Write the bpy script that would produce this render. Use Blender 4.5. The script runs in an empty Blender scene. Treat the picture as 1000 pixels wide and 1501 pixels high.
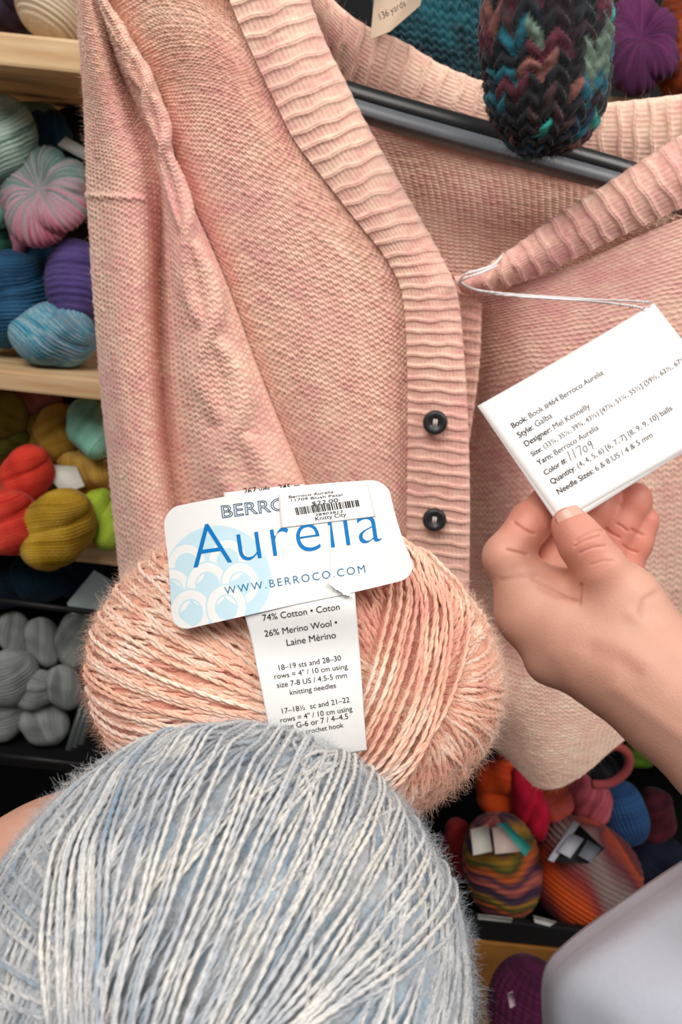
import bpy, bmesh, math
import numpy as np
from mathutils import Vector

rng = np.random.default_rng(11)
scene = bpy.context.scene
col = scene.collection

# ------------------------------------------------------------------ camera, world, light, exposure
PITCH, ROLL, LENS = math.radians(20.0), math.radians(6.0), 26.0
F = 1501 * LENS / 36.0
CAM = np.array([0.0, 0.0, 1.5])
FWD = np.array([0.0, math.cos(PITCH), -math.sin(PITCH)])
_r = np.array([1.0, 0.0, 0.0]); _u = np.array([0.0, math.sin(PITCH), math.cos(PITCH)])
RT = _r * math.cos(ROLL) + _u * math.sin(ROLL)
UP = _u * math.cos(ROLL) - _r * math.sin(ROLL)

cam = bpy.data.cameras.new('camera')
cam.sensor_fit = 'VERTICAL'; cam.sensor_height = 36.0; cam.sensor_width = 24.0; cam.lens = LENS
cam.clip_start = 0.01; cam.clip_end = 30
cam.dof.use_dof = True; cam.dof.focus_distance = 0.25; cam.dof.aperture_fstop = LENS / 1.25
cam_o = bpy.data.objects.new('camera', cam); col.objects.link(cam_o)
from mathutils import Matrix
M = Matrix(((RT[0], UP[0], -FWD[0], CAM[0]), (RT[1], UP[1], -FWD[1], CAM[1]), (RT[2], UP[2], -FWD[2], CAM[2]), (0, 0, 0, 1)))
cam_o.matrix_world = M
scene.camera = cam_o

world = bpy.data.worlds.new('shop_light'); scene.world = world
world.use_nodes = True
bg = world.node_tree.nodes['Background']
bg.inputs[0].default_value = (1.0, 0.97, 0.95, 1); bg.inputs[1].default_value = 0.17

def area(name, loc, target, size, power, color):
    l = bpy.data.lights.new(name, 'AREA'); l.shape = 'RECTANGLE'; l.size, l.size_y = size
    l.energy = power; l.color = color
    o = bpy.data.objects.new(name, l); col.objects.link(o)
    o.location = loc
    o.rotation_euler = (Vector(target) - Vector(loc)).to_track_quat('-Z', 'Y').to_euler()
    return o
area('ceiling_light', (-0.50, -0.50, 2.75), (0.05, 0.45, 1.35), (1.3, 0.9), 26, (1.0, 0.955, 0.90))
area('ceiling_light', (0.95, -0.25, 2.5), (0.15, 0.35, 1.2), (0.8, 0.6), 16, (1.0, 0.96, 0.92))

vs = scene.view_settings
vs.view_transform = 'Standard'; vs.look = 'None'; vs.gamma = 1.0; vs.exposure = 0.0
try: vs.use_curve_mapping = False
except Exception: pass

# ------------------------------------------------------------------ geometry helpers
def ray(px, py):
    px = np.asarray(px, float); py = np.asarray(py, float)
    return FWD + ((px - 500) / F)[..., None] * RT + ((750.5 - py) / F)[..., None] * UP
def D(px, py, d):                       # point at distance d along the viewing axis
    return CAM + ray(px, py) * np.asarray(d, float)[..., None]
def P(px, py, Y):                       # point on the upright plane y = Y
    r = ray(px, py)
    return CAM + r * (np.asarray(Y, float) / r[..., 1])[..., None]
def depth_at(px, py, Y):
    return float(Y / ray(px, py)[1])
def S(r, g, b):
    c = np.array([r, g, b], float) / 255
    return np.where(c <= 0.04045, c / 12.92, ((c + 0.055) / 1.055) ** 2.4)
def unit(v):
    return v / np.maximum(np.linalg.norm(v, axis=-1, keepdims=True), 1e-12)

def mesh_data(name, V, polys, colors=None, smooth=True):
    V = np.asarray(V, np.float32).reshape(-1, 3)
    me = bpy.data.meshes.new(name)
    me.vertices.add(len(V)); me.vertices.foreach_set('co', V.ravel())
    polys = [np.asarray(p, np.int32) for p in polys if len(p)]
    if polys:
        loops = np.concatenate([p.ravel() for p in polys])
        sizes = np.concatenate([np.full(len(p), p.shape[1], np.int32) for p in polys])
        starts = np.concatenate([[0], np.cumsum(sizes)[:-1]]).astype(np.int32)
        me.loops.add(len(loops)); me.loops.foreach_set('vertex_index', loops)
        me.polygons.add(len(sizes)); me.polygons.foreach_set('loop_start', starts)
        try: me.polygons.foreach_set('loop_total', sizes)
        except Exception: pass
        if smooth: me.polygons.foreach_set('use_smooth', np.ones(len(sizes), bool))
    me.update(calc_edges=True); me.validate()
    if colors is not None:
        a = me.color_attributes.new('Col', 'FLOAT_COLOR', 'POINT')
        c = np.ones((len(V), 4), np.float32); c[:, :3] = np.asarray(colors, np.float32).reshape(-1, 3)
        a.data.foreach_set('color', c.ravel())
    return me
def obj(name, V, polys, mat, parent=None, colors=None, smooth=True):
    o = bpy.data.objects.new(name, mesh_data(name, V, polys, colors, smooth))
    col.objects.link(o)
    if mat is not None: o.data.materials.append(mat)
    if parent is not None:
        o.parent = parent; o.matrix_parent_inverse = parent.matrix_world.inverted()
    return o
def tag(o, label, cat, group=None, kind=None):
    if label: o['label'] = label
    if cat: o['category'] = cat
    if group: o['group'] = group
    if kind: o['kind'] = kind
    return o
def empty(name, loc, label, cat, group=None):
    o = bpy.data.objects.new(name, None); col.objects.link(o); o.location = [float(x) for x in loc]
    o.empty_display_size = 0.02
    o.matrix_world = Matrix.Translation(o.location)
    return tag(o, label, cat, group)
def grid_quads(nv, nu, off=0, wrap_u=False, wrap_v=False):
    i = np.arange(nv if wrap_v else nv - 1); j = np.arange(nu if wrap_u else nu - 1)
    a, b = np.meshgrid(i, j, indexing='ij'); a2 = (a + 1) % nv; b2 = (b + 1) % nu
    return (np.stack([a * nu + b, a * nu + b2, a2 * nu + b2, a2 * nu + b], -1).reshape(-1, 4) + off).astype(np.int32)
def spline(c, n, params=None):          # Catmull-Rom along axis 0
    c = np.asarray(c, float); k = len(c)
    t = np.linspace(0, k - 1, n) if params is None else np.asarray(params)
    i = np.clip(np.floor(t).astype(int), 0, k - 2); f = (t - i).reshape((-1,) + (1,) * (c.ndim - 1))
    ext = np.concatenate([[2 * c[0] - c[1]], c, [2 * c[-1] - c[-2]]])
    p0, p1, p2, p3 = ext[i], ext[i + 1], ext[i + 2], ext[i + 3]
    return 0.5 * (2 * p1 + (p2 - p0) * f + (2 * p0 - 5 * p1 + 4 * p2 - p3) * f ** 2 + (3 * p1 - p0 - 3 * p2 + p3) * f ** 3)
def patch(ctrl, nv, nu):                # ctrl (rows, cols, 3)
    c = spline(ctrl, nv)
    return np.swapaxes(spline(np.swapaxes(c, 0, 1), nu), 0, 1)
def grid_normals(G):
    n = unit(np.cross(np.gradient(G, axis=1), np.gradient(G, axis=0)))
    s = np.sign(np.sum(n * (CAM - G), -1)); s = 1.0 if s.mean() > 0 else -1.0
    return n * s
def facing(G, q):                        # wind the quads of a sheet so that they face the viewer's side
    V = np.asarray(G).reshape(-1, 3); a = V[q[:, 0]]; n = np.cross(V[q[:, 1]] - a, V[q[:, 3]] - a)
    return q[:, ::-1].copy() if np.sum(n * (CAM - a), 1).mean() < 0 else q
class Waves:                            # cheap smooth noise
    def __init__(self, scale, n=14, seed=0):
        r = np.random.default_rng(seed)
        self.k = r.normal(size=(n, 3)); self.k *= (scale * r.uniform(0.5, 1.6, (n, 1)) / np.linalg.norm(self.k, axis=1, keepdims=True))
        self.p = r.uniform(0, 6.28, n)
    def __call__(self, X):
        out = 0
        for k, p in zip(self.k, self.p): out = out + np.sin(X @ k + p)
        return out / math.sqrt(len(self.p) / 2.0)
def mixc(cols, t):                      # colour ramp, t in 0..1
    cols = np.asarray(cols); t = np.clip(t, 0, 1) * (len(cols) - 1)
    i = np.clip(np.floor(t).astype(int), 0, len(cols) - 2); f = (t - i)[..., None]
    return cols[i] * (1 - f) + cols[i + 1] * f
def tube(pts, r, k=8, closed=False, caps=True):
    pts = np.asarray(pts, float); n = len(pts); r = np.broadcast_to(np.asarray(r, float), (n,))
    T = unit(np.gradient(pts, axis=0)); ref = np.array([0.3, 0.2, 0.93])
    N = np.zeros_like(T); v = unit(np.cross(T[0], ref))
    for i in range(n):
        v = unit(v - T[i] * (v @ T[i])); N[i] = v
    B = np.cross(T, N); a = np.arange(k) * 2 * math.pi / k
    V = pts[:, None] + r[:, None, None] * (np.cos(a)[None, :, None] * N[:, None] + np.sin(a)[None, :, None] * B[:, None])
    V = V.reshape(-1, 3); q = grid_quads(n, k, 0, True)
    tri = np.zeros((0, 3), np.int32)
    if caps:
        V = np.vstack([V, pts[0], pts[-1]]); j = np.arange(k); j2 = (j + 1) % k
        tri = np.vstack([np.stack([j2, j, np.full(k, n * k)], 1), np.stack([(n - 1) * k + j, (n - 1) * k + j2, np.full(k, n * k + 1)], 1)])
    return V, q, tri
class MB:                               # collects pieces of ONE mesh
    def __init__(s): s.V = []; s.Q = []; s.T = []; s.C = []; s.n = 0
    def add(s, V, q=None, t=None, c=None):
        V = np.asarray(V).reshape(-1, 3)
        if q is not None and len(q): s.Q.append(np.asarray(q) + s.n)
        if t is not None and len(t): s.T.append(np.asarray(t) + s.n)
        s.V.append(V); s.n += len(V)
        if c is not None: s.C.append(np.broadcast_to(c, V.shape))
    def build(s, name, mat, parent=None, smooth=True):
        pol = ([np.vstack(s.Q)] if s.Q else []) + ([np.vstack(s.T)] if s.T else [])
        return obj(name, np.vstack(s.V), pol, mat, parent, np.vstack(s.C) if s.C else None, smooth)
def box_obj(name, c, size, mat, parent=None, bevel=0.002, rot=None):
    bm = bmesh.new(); bmesh.ops.create_cube(bm, size=1.0)
    for v in bm.verts: v.co = Vector((v.co.x * size[0], v.co.y * size[1], v.co.z * size[2]))
    if bevel: bmesh.ops.bevel(bm, geom=bm.edges[:], offset=bevel, segments=2, affect='EDGES', profile=0.6)
    me = bpy.data.meshes.new(name); bm.to_mesh(me); bm.free()
    o = bpy.data.objects.new(name, me); col.objects.link(o); o.location = [float(x) for x in c]
    if rot is not None: o.rotation_euler = rot
    o.data.materials.append(mat)
    if parent is not None: o.parent = parent; o.matrix_parent_inverse = parent.matrix_world.inverted()
    return o

# ------------------------------------------------------------------ materials
def new_mat(name):
    m = bpy.data.materials.new(name); m.use_nodes = True
    nt = m.node_tree; b = nt.nodes['Principled BSDF']
    return m, nt, b
def fibre_mat(name, sheen=0.25, rough=0.85, noise_scale=900, bump=0.0, vary=0.12):
    m, nt, b = new_mat(name)
    a = nt.nodes.new('ShaderNodeAttribute'); a.attribute_name = 'Col'
    tc = nt.nodes.new('ShaderNodeTexCoord'); nz = nt.nodes.new('ShaderNodeTexNoise')
    nz.inputs['Scale'].default_value = noise_scale; nz.inputs['Detail'].default_value = 2
    nt.links.new(tc.outputs['Object'], nz.inputs['Vector'])
    mr = nt.nodes.new('ShaderNodeMapRange')
    mr.inputs[1].default_value = 0.3; mr.inputs[2].default_value = 0.7
    mr.inputs[3].default_value = 1 - vary; mr.inputs[4].default_value = 1 + vary
    nt.links.new(nz.outputs['Fac'], mr.inputs[0])
    mx = nt.nodes.new('ShaderNodeVectorMath'); mx.operation = 'SCALE'
    nt.links.new(a.outputs['Color'], mx.inputs[0]); nt.links.new(mr.outputs[0], mx.inputs['Scale'])
    nt.links.new(mx.outputs[0], b.inputs['Base Color'])
    b.inputs['Roughness'].default_value = rough
    b.inputs['Specular IOR Level'].default_value = 0.25
    if sheen: b.inputs['Sheen Weight'].default_value = sheen; b.inputs['Sheen Roughness'].default_value = 0.5
    if bump:
        bp = nt.nodes.new('ShaderNodeBump'); bp.inputs['Strength'].default_value = bump; bp.inputs['Distance'].default_value = 0.0006
        nt.links.new(nz.outputs['Fac'], bp.inputs['Height']); nt.links.new(bp.outputs[0], b.inputs['Normal'])
    return m
def plain_mat(name, rgb, rough=0.5, spec=0.4, noise=0.0, nscale=60, metallic=0):
    m, nt, b = new_mat(name); c = S(*rgb)
    b.inputs['Base Color'].default_value = (*c, 1); b.inputs['Roughness'].default_value = rough
    b.inputs['Specular IOR Level'].default_value = spec; b.inputs['Metallic'].default_value = metallic
    tc = nt.nodes.new('ShaderNodeTexCoord'); nz = nt.nodes.new('ShaderNodeTexNoise')
    nz.inputs['Scale'].default_value = nscale; nz.inputs['Detail'].default_value = 4
    nt.links.new(tc.outputs['Object'], nz.inputs['Vector'])
    if noise:
        rp = nt.nodes.new('ShaderNodeValToRGB')
        rp.color_ramp.elements[0].position = 0.3; rp.color_ramp.elements[1].position = 0.7
        rp.color_ramp.elements[0].color = (*np.clip(c * (1 - noise), 0, 1), 1); rp.color_ramp.elements[1].color = (*np.clip(c * (1 + noise), 0, 1), 1)
        nt.links.new(nz.outputs['Fac'], rp.inputs[0]); nt.links.new(rp.outputs[0], b.inputs['Base Color'])
    bp = nt.nodes.new('ShaderNodeBump'); bp.inputs['Strength'].default_value = 0.08; bp.inputs['Distance'].default_value = 0.001
    nt.links.new(nz.outputs['Fac'], bp.inputs['Height']); nt.links.new(bp.outputs[0], b.inputs['Normal'])
    return m
KNIT = fibre_mat('soft_knit_wool', 0.3, 0.9, 1400, 0.3, 0.10)
YARN = fibre_mat('spun_yarn', 0.25, 0.7, 1500, 0.25, 0.12)
FUZZ = fibre_mat('yarn_halo', 0.2, 0.8, 300, 0, 0.05)
SKEIN = fibre_mat('hank_wool', 0.08, 0.85, 700, 0.2, 0.12)
PAPER = fibre_mat('coated_paper', 0.0, 0.45, 300, 0.03, 0.012)
INK_BLACK = plain_mat('black_ink', (30, 30, 34), 0.7, 0.2)
INK_GREY = plain_mat('grey_ink', (92, 90, 92), 0.7, 0.2)
INK_BLUE = plain_mat('blue_ink', (0, 118, 190), 0.6, 0.2)
INK_TEAL = plain_mat('slate_blue_ink', (25, 115, 160), 0.6, 0.2)
PLASTIC = plain_mat('black_plastic', (30, 31, 33), 0.32, 0.5, 0.1, 120)
BLACKMETAL = plain_mat('black_coated_metal', (22, 23, 25), 0.45, 0.4, 0.1, 120)
PLASTIC_HIGHLIGHT = plain_mat('plastic_highlight', (105, 110, 116), 0.4, 0.5, 0.08, 120)  # grey that paints the highlight on the black hanger's face
CORD = plain_mat('white_cotton_cord', (240, 238, 240), 0.8, 0.2, 0.05, 900)
DARKBACK = plain_mat('dark_painted_board', (26, 27, 31), 0.8, 0.2, 0.15, 12)
def wood_mat():
    m, nt, b = new_mat('pale_pine_board')
    tc = nt.nodes.new('ShaderNodeTexCoord'); mp = nt.nodes.new('ShaderNodeMapping')
    mp.inputs['Scale'].default_value = (3, 40, 40)
    nz = nt.nodes.new('ShaderNodeTexNoise'); nz.inputs['Scale'].default_value = 3; nz.inputs['Detail'].default_value = 6
    rp = nt.nodes.new('ShaderNodeValToRGB')
    rp.color_ramp.elements[0].position = 0.35; rp.color_ramp.elements[1].position = 0.68
    rp.color_ramp.elements[0].color = (*S(205, 165, 118), 1); rp.color_ramp.elements[1].color = (*S(232, 200, 158), 1)
    nt.links.new(tc.outputs['Object'], mp.inputs[0]); nt.links.new(mp.outputs[0], nz.inputs['Vector'])
    nt.links.new(nz.outputs['Fac'], rp.inputs[0]); nt.links.new(rp.outputs[0], b.inputs['Base Color'])
    b.inputs['Roughness'].default_value = 0.5
    return m
WOOD = wood_mat()
WOOD_DARK = plain_mat('amber_stained_board', (165, 110, 50), 0.5, 0.3, 0.2, 15)
def skin_mat():
    m, nt, b = new_mat('skin')
    a = nt.nodes.new('ShaderNodeAttribute'); a.attribute_name = 'Col'
    tc = nt.nodes.new('ShaderNodeTexCoord'); nz = nt.nodes.new('ShaderNodeTexNoise')
    nz.inputs['Scale'].default_value = 90; nz.inputs['Detail'].default_value = 5
    nt.links.new(tc.outputs['Object'], nz.inputs['Vector'])
    mr = nt.nodes.new('ShaderNodeMapRange'); mr.inputs[3].default_value = 0.90; mr.inputs[4].default_value = 1.10
    nt.links.new(nz.outputs['Fac'], mr.inputs[0])
    mx = nt.nodes.new('ShaderNodeVectorMath'); mx.operation = 'SCALE'
    nt.links.new(a.outputs['Color'], mx.inputs[0]); nt.links.new(mr.outputs[0], mx.inputs['Scale'])
    nt.links.new(mx.outputs[0], b.inputs['Base Color'])
    b.inputs['Roughness'].default_value = 0.5; b.inputs['Specular IOR Level'].default_value = 0.35
    b.inputs['Subsurface Weight'].default_value = 0.35; b.inputs['Subsurface Radius'].default_value = (1.0, 0.35, 0.2)
    b.inputs['Subsurface Scale'].default_value = 0.004
    vz = nt.nodes.new('ShaderNodeTexVoronoi'); vz.inputs['Scale'].default_value = 900
    nt.links.new(tc.outputs['Object'], vz.inputs['Vector'])
    bp = nt.nodes.new('ShaderNodeBump'); bp.inputs['Strength'].default_value = 0.18; bp.inputs['Distance'].default_value = 0.0004
    nt.links.new(vz.outputs['Distance'], bp.inputs['Height']); nt.links.new(bp.outputs[0], b.inputs['Normal'])
    return m
SKIN = skin_mat()
NAIL = plain_mat('fingernail', (232, 175, 158), 0.28, 0.5, 0.03, 80)

# ------------------------------------------------------------------ lettering
def text2d(s, offset=0.0, spacing=1.0, outline=0.0, shear=0.0):
    cu = bpy.data.curves.new('lettering', 'FONT'); cu.body = s; cu.size = 1.0
    cu.space_character = spacing; cu.offset = offset; cu.shear = shear; cu.resolution_u = 5
    if outline: cu.fill_mode = 'NONE'; cu.bevel_depth = outline; cu.bevel_resolution = 0
    o = bpy.data.objects.new('lettering', cu); me = bpy.data.meshes.new_from_object(o)
    bpy.data.objects.remove(o); bpy.data.curves.remove(cu)
    bm = bmesh.new(); bm.from_mesh(me); bpy.data.meshes.remove(me)
    bmesh.ops.triangulate(bm, faces=bm.faces[:])
    V = np.array([v.co[:] for v in bm.verts], float).reshape(-1, 3)
    bm.verts.index_update()
    T = np.array([[v.index for v in f.verts] for f in bm.faces], int).reshape(-1, 3); bm.free()
    return V, T
def put_text(mb, surf, s, p0, p1, offset=0.0, spacing=1.0, outline=0.0, lift=0.0003, hscale=1.0, width_of=None, keep=None, shear=0.0):
    """letters run from p0 to p1 (baseline) on the surface surf(px, py, lift)"""
    V, T = text2d(s, offset, spacing, outline, shear)
    W = V[:, 0].max() if width_of is None else text2d(width_of, offset, spacing)[0][:, 0].max()
    p0 = np.array(p0, float); p1 = np.array(p1, float); L = np.linalg.norm(p1 - p0); d = (p1 - p0) / L; n = np.array([d[1], -d[0]])
    k = L / W
    q = p0 + V[:, :1] * k * d + V[:, 1:2] * k * hscale * n
    if keep is not None:
        ok = keep(q[:, 0], q[:, 1]); T = T[ok[T].all(1)]
    mb.add(surf(q[:, 0], q[:, 1], lift), None, T)
def stroke(mb, surf, pts, w, lift=0.0003):
    """a flat pen stroke of width w (px) along pts"""
    pts = np.array(pts, float); t = unit(np.gradient(pts, axis=0)); n = np.stack([t[:, 1], -t[:, 0]], 1)
    a = pts + n * w / 2; b = pts - n * w / 2; k = len(pts)
    q = np.vstack([a, b]); i = np.arange(k - 1)
    mb.add(surf(q[:, 0], q[:, 1], lift), np.stack([i, i + 1, k + i + 1, k + i], 1))

# ------------------------------------------------------------------ knit, strands, fuzz
def stock(u, v):
    c = np.abs((u - np.floor(u)) - 0.5) * 2
    row = 0.5 + 0.5 * np.cos(2 * math.pi * (v - 0.75 * c))
    return (0.1 + 0.9 * row ** 0.8) * np.sqrt(np.maximum(0, 1 - (np.abs(c - .5) / .54) ** 2.5))
def purl(u, v):
    return (0.5 + 0.5 * np.cos(2 * math.pi * (v + 0.22 * np.cos(2 * math.pi * u)))) * (0.65 + 0.35 * np.cos(2 * math.pi * u))
PINKS = [S(232, 170, 164), S(243, 194, 178), S(250, 212, 190), S(254, 230, 208)]
_wv = [Waves(16, seed=1), Waves(60, seed=2), Waves(260, seed=3)]
def pink_heather(X, u, v, seed):
    r = np.random.default_rng(seed); nu, nv = int(u.max()) + 3, int(v.max()) + 3
    st = r.normal(size=(nv, nu)); st = 0.6 * st + 0.4 * np.roll(st, 1, 1)
    st = st[np.clip(v.astype(int), 0, nv - 1), np.clip(u.astype(int), 0, nu - 1)]
    t = 0.45 + 0.09 * _wv[0](X) + 0.07 * _wv[1](X) + 0.06 * _wv[2](X) + 0.13 * st
    return mixc(PINKS, t)
def knit_patch(name, ctrl, nc, nr, parent, fn=stock, amp=0.0009, us=6, vs=5, extra=None, curl=(0, 0, 0, 0), seed=1, mat=None, colour=None, rowbend=None, v_params=None, irr=0.22, fuzz=0):
    C = np.asarray(ctrl, float); C = P(C[..., 0], C[..., 1], C[..., 2])
    NU, NV = int(nc * us) + 1, int(nr * vs) + 1
    if v_params is None: G = patch(C, NV, NU)
    else:
        c = spline(C, NV, np.interp(np.linspace(0, 1, NV), np.linspace(0, 1, len(v_params)), v_params))
        G = np.swapaxes(spline(np.swapaxes(c, 0, 1), NU), 0, 1)
    u, v = np.meshgrid(np.linspace(0, nc, NU), np.linspace(0, nr, NV))
    N = grid_normals(G)
    vv = v if rowbend is None else v + rowbend(u / nc, v / nr)
    jit = 0.12 * _wv[2](G)
    rr = np.random.default_rng(seed + 900); tab = rr.normal(size=(int(abs(vv).max()) + 4, int(nc) + 3))
    ii = np.clip(np.floor(vv).astype(int), 0, tab.shape[0] - 1), np.clip(np.floor(u).astype(int), 0, tab.shape[1] - 1)
    h = fn(u, vv + jit) * amp * (1 + 0.15 * _wv[1](G)) * (1 + irr * tab[ii].clip(-1.5, 1.5))
    if extra is not None: h = h + extra(u / nc, v / nr, u, v)
    for e, dist in zip(curl, (u, nc - u, v, nr - v)):
        if e:
            q = np.clip(1 - dist / e, 0, 1); h = h - 0.0042 * (1 - np.sqrt(np.maximum(0, 1 - q ** 2)))
    colr = (colour or pink_heather)(G, u, np.maximum(vv, 0), seed)
    o = obj(name, G + N * h[..., None], [facing(G, grid_quads(NV, NU))], mat or KNIT, parent, colr)
    if fuzz:
        X = (G + N * h[..., None]).reshape(-1, 3); i = rr.integers(0, len(X), fuzz * 2)
        fuzz_obj('fuzz', X[i], N.reshape(-1, 3)[i], colr.reshape(-1, 3)[i], fuzz, .0055, .000045, o, .5, seed)
    return o
def ply_strands(mb, C, N, colr, rad, pitch, k=5, twist0=None):
    """C,N: (n,m,3) centre lines and surface normals; two twisted plies per strand"""
    n, m, _ = C.shape
    T = unit(np.gradient(C, axis=1)); B = unit(np.cross(T, N)); Nn = np.cross(B, T)
    seg = np.linalg.norm(np.diff(C, axis=1), axis=-1); s = np.concatenate([np.zeros((n, 1)), np.cumsum(seg, 1)], 1)
    ph0 = rng.uniform(0, 6.28, (n, 1)) if twist0 is None else twist0
    a = np.arange(k) * 2 * math.pi / k
    for ply in range(2):
        th = s * (2 * math.pi / pitch) + ph0 + ply * math.pi
        ctr = C + (rad * 0.50) * (np.cos(th)[..., None] * Nn + np.sin(th)[..., None] * B)
        V = ctr[:, :, None] + rad * 1.08 * (np.cos(a)[:, None] * Nn[:, :, None] + np.sin(a)[:, None] * B[:, :, None])
        base = (np.arange(n) * m * k)[:, None, None]
        q = grid_quads(m, k, 0, True)[None] + base
        mb.add(V.reshape(-1, 3), q.reshape(-1, 4), None, np.repeat(colr[:, :, None], k, 2).reshape(-1, 3))
def fuzz_obj(name, X, N, colr, n, length, rad, parent, lift=0.5, seed=3, segs=5, curlk=1.0):
    r = np.random.default_rng(seed); i = r.integers(0, len(X), n)
    p = X[i].copy(); nn = N[i]; t = unit(np.cross(nn, r.normal(size=(n, 3))))
    L = length * r.uniform(0.35, 1.3, (n, 1)); up = lift * r.uniform(0.1, 1.2, (n, 1))
    d = unit(t + nn * up); pts = [p]
    curl = r.normal(size=(n, 3)) * curlk
    for j in range(segs):
        d = unit(d + (curl * 0.55 + r.normal(size=(n, 3)) * 0.35) ); p = p + d * L / segs; pts.append(p)
    Pn = np.stack(pts, 1)                                  # n, segs+1, 3
    T = unit(np.gradient(Pn, axis=1)); A = unit(np.cross(T, nn[:, None] + 0.01)); B = np.cross(T, A)
    taper = np.linspace(1, 0.35, segs + 1)[None, :, None, None]
    a = np.arange(3) * 2 * math.pi / 3
    V = Pn[:, :, None] + rad * taper * (np.cos(a)[:, None] * A[:, :, None] + np.sin(a)[:, None] * B[:, :, None])
    q = grid_quads(segs + 1, 3, 0, True)[None] + (np.arange(n) * (segs + 1) * 3)[:, None, None]
    c = np.repeat(colr[i], (segs + 1) * 3, 0)
    o = obj(name, V.reshape(-1, 3), [q.reshape(-1, 4)], FUZZ, parent, c)
    o['kind'] = 'stuff'
    return o

# ================================================================== SETTING
def plane_obj(name, c, size, mat, rot=(0, 0, 0)):
    o = box_obj(name, c, size, mat, None, 0); o['kind'] = 'structure'; return o
plane_obj('floor', (0, 0.3, -0.02), (5, 5, 0.04), plain_mat('grey_floor', (95, 88, 82), 0.6, 0.3, 0.1, 8))
plane_obj('wall_back', (0, 1.32, 1.4), (5, 0.04, 2.8), plain_mat('dark_wall', (70, 68, 70), 0.8, 0.2, 0.05, 8))

# shelf unit: boards at the heights the photo shows
YF, YB = 0.76, 1.22
def zrow(px, py, Y=YF): return float(P(px, py, Y)[2])
shelf = empty('shelf_unit', (0, 1.0, 0), 'tall shelving with pale pine boards holding yarn behind the pink cardigan', 'shelf')
def board(name, px, py_top, py_bot, mat, x0=-1.2, x1=1.2):
    zt, zb = zrow(px, py_top), zrow(px, py_bot)
    box_obj(name, ((x0 + x1) / 2, (YF + YB) / 2, (zt + zb) / 2), (x1 - x0, YB - YF, zt - zb), mat, shelf, 0.003)
    return zt
Z1 = board('shelf_board', 60, 52, 102, WOOD)
Z2 = board('shelf_board', 70, 549, 579, WOOD)
Z3 = board('shelf_board', 150, 804, 828, WOOD)
Z4 = board('lower_shelf_board', 60, 1112, 1128, BLACKMETAL, -1.2, -0.14)
zt, zb = zrow(780, 1348), zrow(780, 1376)
box_obj('tray_rim', (0.5, YF - .004, (zt + zb) / 2), (1.4, .012, zt - zb), BLACKMETAL, shelf, 0.003)
box_obj('tray_floor', (0.5, (YF + YB) / 2 + .005, zb - .055), (1.4, YB - YF, .008), BLACKMETAL, shelf, 0.002)
box_obj('back_panel', (0, YB + 0.012, 1.1), (2.4, 0.02, 2.2), DARKBACK, shelf, 0.002)
for sx in (-1.21, 1.21):
    box_obj('side_panel', (sx, (YF + YB) / 2, 1.1), (0.02, YB - YF, 2.2), DARKBACK, shelf, 0.002)
box_obj('drawer_front', (float(P(740, 1450, YF)[0]) , YF - .003, zrow(740, 1376) / 2), (0.9, 0.012, zrow(740, 1376)), WOOD_DARK, shelf, 0.003)

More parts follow.
